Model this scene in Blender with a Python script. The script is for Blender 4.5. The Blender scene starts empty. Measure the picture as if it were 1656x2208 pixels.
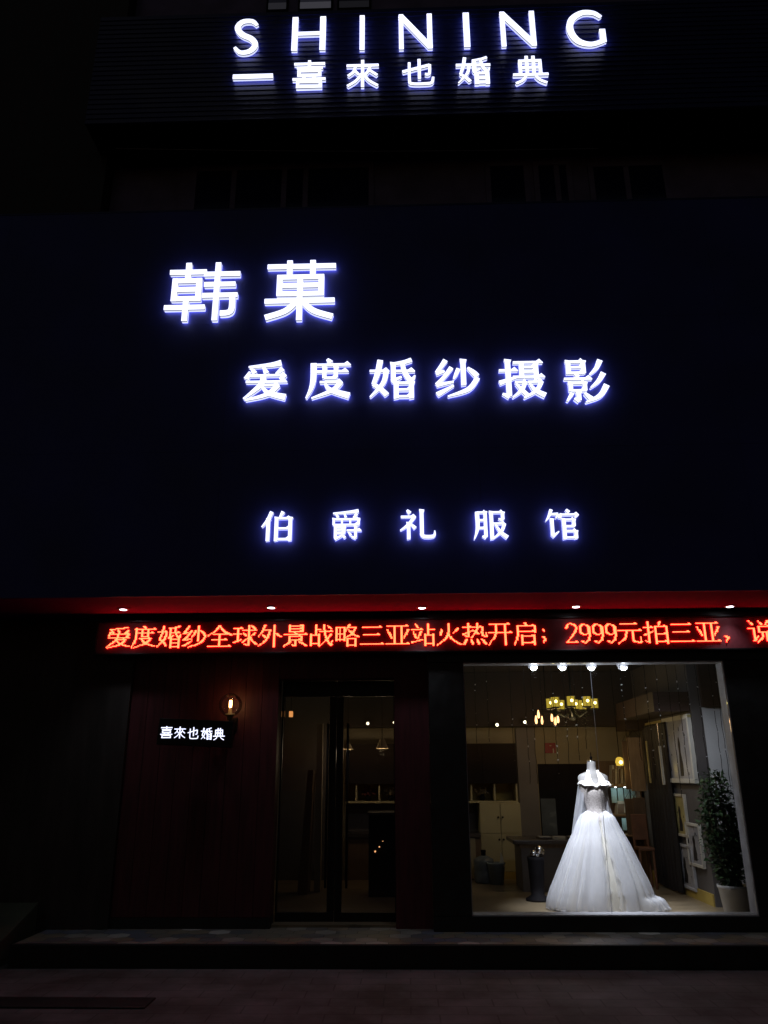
import bpy, bmesh, math, random
from mathutils import Matrix, Vector
R = math.radians
rng = random.Random(7)

# ------------------------------------------------------------------ camera, sky, sun, exposure
scene = bpy.context.scene
col = scene.collection
W_PX, H_PX, F_PX = 1656.0, 2208.0, 1658.0
PITCH, YAW, ROLL = 18.7, 1.6, -0.25
cam_data = bpy.data.cameras.new("camera")
cam_data.sensor_fit = 'HORIZONTAL'
cam_data.sensor_width = 36.0
cam_data.lens = 36.0 * F_PX / W_PX
cam_data.clip_start = 0.05
cam_data.clip_end = 500
cam = bpy.data.objects.new("camera", cam_data)
col.objects.link(cam)
CAM = Vector((0, 0, 1.6))
ROT = Matrix.Rotation(R(YAW), 3, 'Z') @ Matrix.Rotation(R(90 + PITCH), 3, 'X') @ Matrix.Rotation(R(ROLL), 3, 'Z')
cam.matrix_world = Matrix.Translation(CAM) @ ROT.to_4x4()
scene.camera = cam

world = bpy.data.worlds.new("World")
scene.world = world
world.use_nodes = True
wn = world.node_tree
bg = wn.nodes["Background"]
sky = wn.nodes.new("ShaderNodeTexSky")
sky.sky_type = 'NISHITA'
sky.sun_disc = False
sky.sun_elevation = R(-2.0)
sky.sun_rotation = R(200)
wn.links.new(sky.outputs[0], bg.inputs[0])
bg.inputs[1].default_value = 0.068

sun_d = bpy.data.lights.new("moon_light", 'SUN')
sun_d.energy = 0.006
sun_d.angle = R(0.5)
sun_d.color = (1.0, 0.93, 0.82)
sun_o = bpy.data.objects.new("moon_light", sun_d)
sun_o.rotation_euler = (R(38), 0, R(-20))
col.objects.link(sun_o)

scene.view_settings.view_transform = 'Standard'
scene.view_settings.look = 'None'
scene.view_settings.gamma = 1
scene.view_settings.exposure = 0.0
scene.cycles.use_denoising = True
scene.cycles.max_bounces = 8
scene.cycles.transparent_max_bounces = 24
scene.cycles.sample_clamp_indirect = 4.0
scene.cycles.caustics_reflective = False
scene.cycles.caustics_refractive = False


def ray(px, py):
    return ROT @ Vector(((px - W_PX / 2) / F_PX, (H_PX / 2 - py) / F_PX, -1.0))


def P(px, py, Y):
    d = ray(px, py)
    return CAM + d * ((Y - CAM.y) / d.y)


def PX(px, py, X):
    d = ray(px, py)
    return CAM + d * ((X - CAM.x) / d.x)


def PZ(px, py, Z):
    d = ray(px, py)
    return CAM + d * ((Z - CAM.z) / d.z)


# ------------------------------------------------------------------ materials
def mat(name, color, rough=0.6, metal=0.0, var=0.25, scale=6.0, bump=0.0, emit=None, es=1.0, spec=0.5, stretch=(1, 1, 1), transl=0.0):
    m = bpy.data.materials.new(name)
    m.use_nodes = True
    nt = m.node_tree
    b = nt.nodes["Principled BSDF"]
    b.inputs["Roughness"].default_value = rough
    b.inputs["Metallic"].default_value = metal
    b.inputs["Specular IOR Level"].default_value = spec
    if transl:
        b.inputs["Transmission Weight"].default_value = transl
    if emit:
        b.inputs["Base Color"].default_value = (*color, 1)
        b.inputs["Emission Color"].default_value = (*emit, 1)
        b.inputs["Emission Strength"].default_value = es
        return m
    tc = nt.nodes.new("ShaderNodeTexCoord")
    mp = nt.nodes.new("ShaderNodeMapping")
    mp.inputs["Scale"].default_value = stretch
    n = nt.nodes.new("ShaderNodeTexNoise")
    n.inputs["Scale"].default_value = scale
    n.inputs["Detail"].default_value = 6
    cr = nt.nodes.new("ShaderNodeValToRGB")
    cr.color_ramp.elements[0].position = 0.3
    cr.color_ramp.elements[1].position = 0.7
    cr.color_ramp.elements[0].color = (*[c * (1 - var) for c in color], 1)
    cr.color_ramp.elements[1].color = (*[min(1, c * (1 + var)) for c in color], 1)
    nt.links.new(tc.outputs["Object"], mp.inputs[0])
    nt.links.new(mp.outputs[0], n.inputs["Vector"])
    nt.links.new(n.outputs[0], cr.inputs[0])
    nt.links.new(cr.outputs[0], b.inputs["Base Color"])
    rr = nt.nodes.new("ShaderNodeMapRange")
    rr.inputs[3].default_value = max(0.02, rough - 0.12)
    rr.inputs[4].default_value = min(1, rough + 0.12)
    nt.links.new(n.outputs[0], rr.inputs[0])
    nt.links.new(rr.outputs[0], b.inputs["Roughness"])
    if bump:
        bp = nt.nodes.new("ShaderNodeBump")
        bp.inputs["Strength"].default_value = bump
        bp.inputs["Distance"].default_value = 0.01
        nt.links.new(n.outputs[0], bp.inputs["Height"])
        nt.links.new(bp.outputs[0], b.inputs["Normal"])
    return m


def emission(name, color, s):
    m = bpy.data.materials.new(name)
    m.use_nodes = True
    nt = m.node_tree
    for n in list(nt.nodes):
        if n.type == 'BSDF_PRINCIPLED':
            nt.nodes.remove(n)
    e = nt.nodes.new("ShaderNodeEmission")
    e.inputs[0].default_value = (*color, 1)
    e.inputs[1].default_value = s
    nt.links.new(e.outputs[0], nt.nodes["Material Output"].inputs[0])
    return m


def glass(name, tint=(1, 1, 1), refl=0.05, dirt=0.0):
    """thin glazing: see-through with a fresnel reflection"""
    m = bpy.data.materials.new(name)
    m.use_nodes = True
    nt = m.node_tree
    for n in list(nt.nodes):
        if n.type == 'BSDF_PRINCIPLED':
            nt.nodes.remove(n)
    t = nt.nodes.new("ShaderNodeBsdfTransparent")
    t.inputs[0].default_value = (*tint, 1)
    g = nt.nodes.new("ShaderNodeBsdfGlossy")
    g.inputs["Roughness"].default_value = 0.02
    lw = nt.nodes.new("ShaderNodeLayerWeight")
    lw.inputs[0].default_value = 0.25
    mr = nt.nodes.new("ShaderNodeMapRange")
    mr.inputs[3].default_value = refl
    mr.inputs[4].default_value = 0.8
    mx = nt.nodes.new("ShaderNodeMixShader")
    nt.links.new(lw.outputs["Fresnel"], mr.inputs[0])
    nt.links.new(mr.outputs[0], mx.inputs[0])
    nt.links.new(t.outputs[0], mx.inputs[1])
    nt.links.new(g.outputs[0], mx.inputs[2])
    nt.links.new(mx.outputs[0], nt.nodes["Material Output"].inputs[0])
    return m


def tulle(name, color, alpha, scale=60.0):
    m = bpy.data.materials.new(name)
    m.use_nodes = True
    nt = m.node_tree
    for n in list(nt.nodes):
        if n.type == 'BSDF_PRINCIPLED':
            nt.nodes.remove(n)
    d = nt.nodes.new("ShaderNodeBsdfDiffuse")
    d.inputs[0].default_value = (*color, 1)
    tl = nt.nodes.new("ShaderNodeBsdfTranslucent")
    tl.inputs[0].default_value = (*color, 1)
    m1 = nt.nodes.new("ShaderNodeMixShader")
    m1.inputs[0].default_value = 0.4
    t = nt.nodes.new("ShaderNodeBsdfTransparent")
    mx = nt.nodes.new("ShaderNodeMixShader")
    lw = nt.nodes.new("ShaderNodeLayerWeight")
    lw.inputs[0].default_value = 0.35
    mr = nt.nodes.new("ShaderNodeMapRange")
    mr.inputs[3].default_value = alpha
    mr.inputs[4].default_value = min(1, alpha + 0.5)
    nt.links.new(lw.outputs["Facing"], mr.inputs[0])
    nt.links.new(mr.outputs[0], mx.inputs[0])
    nt.links.new(d.outputs[0], m1.inputs[1])
    nt.links.new(tl.outputs[0], m1.inputs[2])
    nt.links.new(t.outputs[0], mx.inputs[1])
    nt.links.new(m1.outputs[0], mx.inputs[2])
    nt.links.new(mx.outputs[0], nt.nodes["Material Output"].inputs[0])
    return m


M = {}
M['blue_tinted_board'] = mat("blue_tinted_board", (0.045, 0.055, 0.29), 0.55, 0, 0.2, 1.5, 0.05)  # blue spill of the letters is put into the base colour
M['navy_slat'] = mat("navy_slat", (0.018, 0.024, 0.13), 0.4, 0.0, 0.2, 2.0)
M['upper_render'] = mat("upper_render", (0.27, 0.23, 0.40), 0.9, 0, 0.25, 2.5, 0.3)
M['dark_wall'] = mat("dark_wall", (0.035, 0.028, 0.026), 0.6, 0, 0.4, 3, 0.2, stretch=(4, 4, 0.6))
M['wood_panel'] = mat("wood_panel", (0.085, 0.014, 0.02), 0.55, 0, 0.35, 3, 0.2, stretch=(8, 8, 0.7))  # maroon base colour carries part of the LED display's red glow
M['black_stone'] = mat("black_stone", (0.012, 0.012, 0.013), 0.5, 0, 0.4, 9)
M['black_metal'] = mat("black_metal", (0.015, 0.015, 0.016), 0.4, 0.6, 0.2, 12)
M['alu'] = mat("alu", (0.5, 0.5, 0.52), 0.35, 0.9, 0.12, 12)
M['frame_grey'] = mat("frame_grey", (0.42, 0.42, 0.46), 0.6, 0, 0.15, 9)
M['soffit'] = mat("soffit", (0.15, 0.014, 0.12), 0.85, 0, 0.12, 3, spec=0.06)  # red of the LED light is put into the base colour too
M['face_lit'] = emission("face_lit", (0.72, 0.75, 1.0), 1.9)
M['side_lit'] = emission("side_lit", (0.75, 0.79, 1.0), 0.95)
M['back_lit'] = emission("back_lit", (0.34, 0.37, 1.0), 3.6)
M['trim_dark'] = mat("trim_dark", (0.02, 0.02, 0.05), 0.5)
M['led_front'] = emission("led_front", (1.0, 0.29, 0.085), 4.4)
M['led_red'] = emission("led_red", (1.0, 0.004, 0.01), 9.0)
M['led_panel'] = mat("led_panel", (0.13, 0.012, 0.02), 0.6, 0, 0.2, 40)
M['lamp_white'] = emission("lamp_white", (0.9, 0.93, 1.0), 14.0)
M['spot_white'] = emission("spot_white", (0.9, 0.93, 1.0), 30.0)
M['filament'] = emission("filament", (1.0, 0.5, 0.16), 34.0)
M['bulb_warm'] = emission("bulb_warm", (1.0, 0.5, 0.2), 4.0)
M['spot_warm'] = emission("spot_warm", (1.0, 0.88, 0.55), 6.0)
M['shade_lit'] = emission("shade_lit", (0.68, 0.46, 0.05), 0.75)
M['bulb_yellow'] = emission("bulb_yellow", (1.0, 0.8, 0.25), 8.0)
M['pane'] = glass("pane", (0.93, 0.95, 0.95), 0.03)
M['pane_dark'] = glass("pane_dark", (0.7, 0.68, 0.68), 0.03)
M['globe'] = glass("globe", (0.95, 0.93, 0.92), 0.05)
M['room_wall'] = mat("room_wall", (0.33, 0.28, 0.19), 0.85, 0, 0.12, 2.0, 0.1)
M['room_grey'] = mat("room_grey", (0.20, 0.18, 0.18), 0.8, 0, 0.1, 3.0)
M['panel_grey'] = mat("panel_grey", (0.6, 0.6, 0.62), 0.8, 0, 0.1, 3.0)
M['side_dark'] = mat("side_dark", (0.10, 0.09, 0.09), 0.8, 0, 0.15, 3.0)
M['room_ceiling'] = mat("room_ceiling", (0.03, 0.02, 0.024), 0.9, 0, 0.2, 3.0)
M['room_floor'] = mat("room_floor", (0.22, 0.17, 0.11), 0.32, 0, 0.2, 1.8, stretch=(1, 5, 1))
M['brown_wood'] = mat("brown_wood", (0.042, 0.022, 0.018), 0.6, 0, 0.3, 4, 0.1, stretch=(1, 8, 8))
M['cream'] = mat("cream", (0.5, 0.44, 0.27), 0.6, 0, 0.08, 3.0)
M['ochre'] = mat("ochre", (0.42, 0.30, 0.07), 0.6, 0, 0.1, 3.0)
M['dark'] = mat("dark", (0.010, 0.009, 0.011), 0.7, 0, 0.3, 5.0, spec=0.12)
M['desk'] = mat("desk", (0.06, 0.05, 0.05), 0.3, 0, 0.25, 5.0)
M['desk_front'] = mat("desk_front", (0.13, 0.115, 0.115), 0.6, 0, 0.15, 3.0)
M['satin'] = mat("satin", (0.80, 0.78, 0.77), 0.6, 0, 0.05, 18.0, 0.15, transl=0.0)
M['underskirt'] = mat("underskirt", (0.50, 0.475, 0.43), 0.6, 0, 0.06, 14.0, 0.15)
M['tulle'] = tulle("tulle", (0.88, 0.87, 0.88), 0.34)
M['tulle_thin'] = tulle("tulle_thin", (0.86, 0.88, 0.97), 0.30)
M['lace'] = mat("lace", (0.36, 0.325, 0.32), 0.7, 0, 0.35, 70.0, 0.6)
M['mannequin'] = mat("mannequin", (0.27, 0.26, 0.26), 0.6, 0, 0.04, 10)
M['chrome'] = mat("chrome", (0.75, 0.75, 0.78), 0.15, 1.0, 0.05, 10)
M['leaf'] = mat("leaf", (0.03, 0.07, 0.02), 0.5, 0, 0.5, 9.0)
M['stem'] = mat("stem", (0.08, 0.06, 0.03), 0.8)
M['pot'] = mat("pot", (0.5, 0.49, 0.49), 0.45, 0, 0.08, 5.0)
M['soil'] = mat("soil", (0.03, 0.02, 0.015), 0.95)
M['paper'] = mat("paper", (0.52, 0.48, 0.40), 0.8, 0, 0.12, 5.0)
M['photo_pale'] = mat("photo_pale", (0.36, 0.36, 0.40), 0.35, 0, 0.25, 4.0)
M['photo_ochre'] = mat("photo_ochre", (0.45, 0.38, 0.16), 0.35, 0, 0.25, 4.0)
M['ink'] = mat("ink", (0.02, 0.018, 0.018), 0.5)
M['frame_white'] = mat("frame_white", (0.6, 0.58, 0.53), 0.5, 0, 0.08, 8.0)
M['tan'] = mat("tan", (0.40, 0.26, 0.15), 0.6, 0, 0.2, 5.0, stretch=(6, 6, 1))
M['tan_dark'] = mat("tan_dark", (0.16, 0.10, 0.06), 0.6, 0, 0.2, 5.0, stretch=(6, 6, 1))
M['curtain'] = mat("curtain", (0.010, 0.007, 0.007), 0.55, 0, 0.3, 5.0)
M['gold'] = mat("gold", (0.55, 0.46, 0.2), 0.4, 0.2, 0.2, 20)
M['cyan_glass'] = mat("cyan_glass", (0.45, 0.62, 0.60), 0.5, 0, 0.15, 12, stretch=(9, 9, 1))
M['red_sign'] = mat("red_sign", (0.25, 0.008, 0.02), 0.5)
M['sign_letter'] = mat("sign_letter", (0.42, 0.37, 0.30), 0.5)
M['bin_blue'] = mat("bin_blue", (0.22, 0.28, 0.34), 0.5)
M['bottle_blue'] = mat("bottle_blue", (0.12, 0.14, 0.17), 0.25)
M['bag_white'] = mat("bag_white", (0.7, 0.7, 0.66), 0.6)
M['fabric_shade'] = mat("fabric_shade", (0.5, 0.4, 0.26), 0.8, 0, 0.15, 9)
M['wire'] = mat("wire", (0.012, 0.011, 0.009), 0.9, spec=0.03)
M['bead'] = mat("bead", (0.8, 0.8, 0.85), 0.15, 0.3, 0.05)
M['chair_brown'] = mat("chair_brown", (0.17, 0.075, 0.04), 0.5)
M['flower_red'] = mat("flower_red", (0.12, 0.02, 0.02), 0.7, 0, 0.5, 20)
M['flower_pale'] = mat("flower_pale", (0.28, 0.22, 0.14), 0.7, 0, 0.5, 20)
M['bead_clear'] = tulle("bead_clear", (0.9, 0.9, 0.95), 0.8)
M['win_dim'] = emission("win_dim", (0.52, 0.5, 0.6), 0.10)
M['blind'] = mat("blind", (0.20, 0.18, 0.18), 0.8)
M['night_glass'] = mat("night_glass", (0.02, 0.025, 0.10), 0.12, 0, 0.2, 1.5)
M['kerb_green'] = mat("kerb_green", (0.045, 0.05, 0.03), 0.8, 0, 0.3, 6)


def paving():
    m = bpy.data.materials.new("paving")
    m.use_nodes = True
    nt = m.node_tree
    b = nt.nodes["Principled BSDF"]
    tc = nt.nodes.new("ShaderNodeTexCoord")
    br = nt.nodes.new("ShaderNodeTexBrick")
    br.inputs["Color1"].default_value = (0.155, 0.165, 0.175, 1)
    br.inputs["Color2"].default_value = (0.125, 0.135, 0.145, 1)
    br.inputs["Mortar"].default_value = (0.08, 0.085, 0.09, 1)
    br.inputs["Scale"].default_value = 1.0
    br.inputs["Brick Width"].default_value = 0.4
    br.inputs["Row Height"].default_value = 0.2
    br.inputs["Mortar Size"].default_value = 0.006
    n = nt.nodes.new("ShaderNodeTexNoise")
    n.inputs["Scale"].default_value = 1.3
    n.inputs["Detail"].default_value = 9
    n.inputs["Roughness"].default_value = 0.65
    cr = nt.nodes.new("ShaderNodeValToRGB")
    cr.color_ramp.elements[0].position = 0.35
    cr.color_ramp.elements[1].position = 0.65
    cr.color_ramp.elements[0].color = (0.35, 0.33, 0.3, 1)
    cr.color_ramp.elements[1].color = (1.1, 1.1, 1.1, 1)
    mx = nt.nodes.new("ShaderNodeMix")
    mx.data_type = 'RGBA'
    mx.blend_type = 'MULTIPLY'
    mx.inputs[0].default_value = 1
    nt.links.new(tc.outputs["Object"], br.inputs["Vector"])
    nt.links.new(tc.outputs["Object"], n.inputs["Vector"])
    nt.links.new(n.outputs[0], cr.inputs[0])
    nt.links.new(br.outputs[0], mx.inputs[6])
    nt.links.new(cr.outputs[0], mx.inputs[7])
    nt.links.new(mx.outputs[2], b.inputs["Base Color"])
    b.inputs["Roughness"].default_value = 0.75
    bp = nt.nodes.new("ShaderNodeBump")
    bp.inputs["Strength"].default_value = 0.4
    bp.inputs["Distance"].default_value = 0.01
    nt.links.new(n.outputs[0], bp.inputs["Height"])
    nt.links.new(bp.outputs[0], b.inputs["Normal"])
    return m


M['paving'] = paving()


# ------------------------------------------------------------------ mesh helpers
class MB:
    def __init__(self):
        self.v, self.f = [], []

    def add(self, vs, fs):
        o = len(self.v)
        self.v += [tuple(v) for v in vs]
        self.f += [tuple(i + o for i in f) for f in fs]
        return self

    def box(self, x0, x1, y0, y1, z0, z1, rz=0.0, c=None, skip=()):
        vs = [Vector((x, y, z)) for z in (z0, z1) for y in (y0, y1) for x in (x0, x1)]
        if rz:
            cc = Vector(c) if c else Vector(((x0 + x1) / 2, (y0 + y1) / 2, 0))
            m = Matrix.Rotation(rz, 3, 'Z')
            vs = [m @ (v - cc) + cc for v in vs]
        fs = [(0, 2, 3, 1), (4, 5, 7, 6), (0, 1, 5, 4), (2, 6, 7, 3), (0, 4, 6, 2), (1, 3, 7, 5)]
        return self.add(vs, fs)

    def hexa(self, q0, q1):
        """closed solid between two quads of matching corners"""
        vs = list(q0) + list(q1)
        return self.add(vs, [(0, 3, 2, 1), (4, 5, 6, 7), (0, 1, 5, 4), (1, 2, 6, 5), (2, 3, 7, 6), (3, 0, 4, 7)])

    def tube(self, pts, r, n=8):
        pts = [Vector(p) for p in pts]
        rs = r if isinstance(r, (list, tuple)) else [r] * len(pts)
        vs, fs = [], []
        for i, p in enumerate(pts):
            d = (pts[min(i + 1, len(pts) - 1)] - pts[max(i - 1, 0)]).normalized()
            a = d.cross(Vector((0, 0, 1)) if abs(d.z) < 0.9 else Vector((1, 0, 0))).normalized()
            b = d.cross(a)
            for k in range(n):
                t = 2 * math.pi * k / n
                vs.append(p + (a * math.cos(t) + b * math.sin(t)) * rs[i])
        for i in range(len(pts) - 1):
            for k in range(n):
                fs.append((i * n + k, i * n + (k + 1) % n, (i + 1) * n + (k + 1) % n, (i + 1) * n + k))
        fs.append(tuple(range(n))[::-1])
        fs.append(tuple((len(pts) - 1) * n + k for k in range(n)))
        return self.add(vs, fs)

    def lathe(self, prof, c, n=20, sx=1.0, sy=1.0, caps=True):
        vs, fs = [], []
        for (r, z) in prof:
            for k in range(n):
                t = 2 * math.pi * k / n
                vs.append((c[0] + r * sx * math.cos(t), c[1] + r * sy * math.sin(t), c[2] + z))
        for i in range(len(prof) - 1):
            for k in range(n):
                fs.append((i * n + k, i * n + (k + 1) % n, (i + 1) * n + (k + 1) % n, (i + 1) * n + k))
        if caps:
            fs.append(tuple(range(n))[::-1])
            fs.append(tuple((len(prof) - 1) * n + k for k in range(n)))
        return self.add(vs, fs)

    def ball(self, c, r, n=12, sz=1.0):
        prof = [(max(1e-4, r * math.sin(math.pi * i / n)), -r * sz * math.cos(math.pi * i / n)) for i in range(n + 1)]
        return self.lathe(prof, c, n * 2 if n < 10 else n + 6)

    def build(self, name, m, parent=None, smooth=False, loc=None, bevel=0.0):
        off = Vector((0, 0, 0))
        if parent is not None:
            off = ROOT_LOC.get(parent, Vector((0, 0, 0)))
        elif loc is not None:
            off = Vector(loc)
        me = bpy.data.meshes.new(name)
        me.from_pydata([tuple(Vector(v) - off) for v in self.v], [], self.f)
        if smooth:
            for p in me.polygons:
                p.use_smooth = True
        me.update()
        o = bpy.data.objects.new(name, me)
        col.objects.link(o)
        me.materials.append(M[m] if isinstance(m, str) else m)
        if parent is not None:
            o.parent = parent
            ROOT_LOC[o] = off
        else:
            o.location = off
            ROOT_LOC[o] = off
        if bevel:
            bv = o.modifiers.new("bevel", 'BEVEL')
            bv.width = bevel
            bv.segments = 2
            bv.limit_method = 'ANGLE'
        return o


ROOT_LOC = {}


def thing(name, label, cat, loc, group=None):
    o = bpy.data.objects.new(name, None)
    o.empty_display_size = 0.1
    col.objects.link(o)
    o.location = loc
    ROOT_LOC[o] = Vector(loc)
    return tag(o, label, cat, group)


def tag(o, label=None, cat=None, group=None, kind=None):
    if label:
        o["label"] = label
    if cat:
        o["category"] = cat
    if group:
        o["group"] = group
    if kind:
        o["kind"] = kind
    return o


def dup(root, loc, label=None):
    r = root.copy()
    col.objects.link(r)
    r.location = loc
    if label:
        r["label"] = label
    ROOT_LOC[r] = Vector(loc)

    def kids(a, b):
        for ch in list(a.children):
            c = ch.copy()
            col.objects.link(c)
            c.parent = b
            kids(ch, c)
    kids(root, r)
    return r


def point_light(name, loc, energy, color, radius=0.05, parent=None):
    d = bpy.data.lights.new(name, 'POINT')
    d.energy = energy
    d.color = color
    d.shadow_soft_size = radius
    o = bpy.data.objects.new(name, d)
    col.objects.link(o)
    if parent is not None:
        o.parent = parent
        o.location = Vector(loc) - ROOT_LOC[parent]
    else:
        o.location = loc
    return o


def spot_light(name, loc, target, energy, color, angle=60, blend=0.6, parent=None):
    d = bpy.data.lights.new(name, 'SPOT')
    d.energy = energy
    d.color = color
    d.spot_size = R(angle)
    d.spot_blend = blend
    d.shadow_soft_size = 0.035
    o = bpy.data.objects.new(name, d)
    col.objects.link(o)
    q = (Vector(target) - Vector(loc)).to_track_quat('-Z', 'Y')
    o.rotation_mode = 'QUATERNION'
    o.rotation_quaternion = q
    if parent is not None:
        o.parent = parent
        o.location = Vector(loc) - ROOT_LOC[parent]
    else:
        o.location = loc
    return o


# ------------------------------------------------------------------ main dimensions (metres)
Y_FASCIA = 7.10      # big lower signboard
Y_WALL = 8.20        # shop front wall
Y_WIN = 8.05         # display window box front
Y_DOOR = 8.45
Y_BACK = 12.0
Z_TREAD = 0.183
Z_FLOOR = 0.21
Z_CEIL = 3.0
X_L, X_R = -7.0, 8.5

# ------------------------------------------------------------------ the ground and the step
g = MB().add([(-60, -60, 0), (60, -60, 0), (60, 60, 0), (-60, 60, 0)], [(0, 1, 2, 3)]).build("pavement", 'paving')
tag(g, kind="structure")
step_l = PZ(28, 2034, Z_TREAD).x
STEP_Y = 7.5
s = MB().box(step_l, X_R, STEP_Y, Y_DOOR + 0.2, -0.3, Z_TREAD).build("step", 'black_stone', bevel=0.008)
tag(s, kind="structure")


def hex_tiles():
    bm = bmesh.new()
    r = 0.115
    dx, dy = r * math.sqrt(3), r * 1.5
    tones = [(0.30, 0.28, 0.25), (0.19, 0.17, 0.14), (0.13, 0.13, 0.135), (0.44, 0.42, 0.39), (0.22, 0.185, 0.135), (0.14, 0.15, 0.19)]
    mats = [mat("hex_tile", t, 0.45, 0, 0.12, 14) for t in tones]
    x0, x1, y0, y1 = step_l + 0.03, X_R - 0.05, STEP_Y + 0.025, Y_DOOR + 0.15
    rr = random.Random(3)
    for j in range(int((y1 - y0) / dy) + 3):
        for i in range(int((x1 - x0) / dx) + 3):
            cx = x0 + i * dx + (dx / 2 if j % 2 else 0)
            cy = y0 + j * dy
            vs = [bm.verts.new((cx + (r - 0.003) * math.sin(k * math.pi / 3), cy + (r - 0.003) * math.cos(k * math.pi / 3), Z_TREAD + 0.004)) for k in range(6)]
            f = bm.faces.new(vs[::-1])
            f.material_index = rr.choices(range(6), [3, 3, 4, 0.9, 3, 2])[0]
    for co, no in (((x0, 0, 0), (-1, 0, 0)), ((x1, 0, 0), (1, 0, 0)), ((0, y0, 0), (0, -1, 0)), ((0, y1, 0), (0, 1, 0))):
        bmesh.ops.bisect_plane(bm, geom=bm.verts[:] + bm.edges[:] + bm.faces[:], plane_co=co, plane_no=no, clear_outer=True)
    me = bpy.data.meshes.new("step_paving")
    bm.to_mesh(me)
    bm.free()
    for m in mats:
        me.materials.append(m)
    o = bpy.data.objects.new("step_paving", me)
    col.objects.link(o)
    tag(o, kind="structure")


hex_tiles()
# long dark strip lying in the pavement
a, b, c, d = PZ(-60, 2160, 0.0), PZ(330, 2154, 0.0), PZ(318, 2176, 0.0), PZ(-60, 2178, 0.0)
dc = MB().box(a.x, (b.x + c.x) / 2, c.y, b.y, -0.05, 0.012).build("dark_strip", 'black_stone', bevel=0.004)
tag(dc, "long dark strip let into the pavement in front of the step", "drain cover")
# sloping side kerb at the end of the step
kx = step_l - 0.28
kb = MB().hexa([(kx - 0.2, 7.45, 0.0), (kx + 0.2, 7.45, 0.0), (kx + 0.2, 7.45, 0.20), (kx - 0.2, 7.45, 0.20)],
               [(kx - 0.2, 9.2, 0.0), (kx + 0.2, 9.2, 0.0), (kx + 0.2, 9.2, 0.75), (kx - 0.2, 9.2, 0.75)]).build("ramp_wall", 'kerb_green', bevel=0.01)
tag(kb, "low sloping greenish side wall at the end of the dark step", "wall")

# ------------------------------------------------------------------ the building shell
bld = thing("shop_building", "dark shop building with navy signboards, glazed door and lit display window", "building", (0, Y_WALL, 0))
win_l = P(1008, 1700, Y_WIN).x
win_r = P(1599, 1700, Y_WIN).x
win_b = P(1300, 1976.5, Y_WIN).z
win_t = P(1290, 1425.5, Y_WIN).z
door_l = P(600, 1750, Y_DOOR).x
door_r = P(853, 1750, Y_DOOR).x
door_t = P(730, 1468, Y_DOOR).z
box_l = P(935, 1990, Y_WIN).x
Z_SOFFIT = P(828, 1279, Y_FASCIA).z
Z_FTOP = P(700, 447, Y_FASCIA).z
EPS = 0.003
# left wall with vertical boards
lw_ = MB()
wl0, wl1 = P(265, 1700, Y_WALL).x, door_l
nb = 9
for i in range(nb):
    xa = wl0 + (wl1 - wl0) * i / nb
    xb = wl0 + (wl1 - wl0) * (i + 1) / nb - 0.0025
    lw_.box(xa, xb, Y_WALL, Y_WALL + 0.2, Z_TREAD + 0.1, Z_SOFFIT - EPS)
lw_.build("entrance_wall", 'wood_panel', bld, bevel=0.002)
MB().box(wl0, wl1, Y_WALL - 0.012, Y_WALL + 0.2, Z_TREAD + 0.005, Z_TREAD + 0.098).build("skirting", 'black_stone', bld)
MB().box(X_L, wl0 - EPS, Y_WALL - 0.05, Y_WALL + 0.3, 0, Z_SOFFIT - EPS).build("side_pier", 'dark_wall', bld)
# pier between door and window, header above door and window
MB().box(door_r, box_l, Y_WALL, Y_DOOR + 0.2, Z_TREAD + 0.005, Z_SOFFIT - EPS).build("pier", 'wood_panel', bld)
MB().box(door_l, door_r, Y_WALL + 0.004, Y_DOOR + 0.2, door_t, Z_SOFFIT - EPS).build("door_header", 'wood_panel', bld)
# display window box: plinth, jambs, head
fr = MB()
fr.box(box_l + EPS, X_R, Y_WIN, Y_WIN + 0.22, Z_TREAD + 0.005, win_b)
fr.box(box_l + EPS, win_l, Y_WIN, Y_WIN + 0.22, win_b + EPS, win_t - EPS)
fr.box(win_r, X_R, Y_WIN, Y_WIN + 0.22, win_b + EPS, win_t - EPS)
fr.box(box_l + EPS, X_R, Y_WIN, Y_WIN + 0.22, win_t, Z_SOFFIT - EPS)
fr.build("window_surround", 'black_stone', bld, bevel=0.004)
# display window: pale reveal, two panes, seam
sw = MB()
t = 0.028
y0r, y1r = Y_WIN + 0.012, Y_WIN + 0.19
sw.box(win_l, win_r, y0r, y1r, win_b - 0.002, win_b + 0.010)
sw.box(win_l, win_r, y0r, y1r, win_t - 0.014, win_t + 0.002)
sw.box(win_l - 0.002, win_l + 0.008, y0r, y1r, win_b + 0.012, win_t - 0.016)
sw.box(win_r - 0.008, win_r + 0.002, y0r, y1r, win_b + 0.012, win_t - 0.016)
wfr = sw.build("window_reveal", 'frame_grey', bld)
seam_x = P(1291, 1650, Y_WIN + 0.03).x
yg = Y_WIN + 0.028
MB().box(win_l + 0.009, seam_x - 0.003, yg, yg + 0.008, win_b + 0.013, win_t - 0.017).build("pane", 'pane', wfr)
MB().box(seam_x + 0.003, win_r - 0.009, yg, yg + 0.008, win_b + 0.013, win_t - 0.017).build("pane", 'pane', wfr)
MB().box(seam_x - 0.0016, seam_x + 0.0016, yg - 0.003, yg + 0.010, win_b + 0.013, win_t - 0.017).build("seam_strip", 'tulle_thin', wfr)
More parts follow.
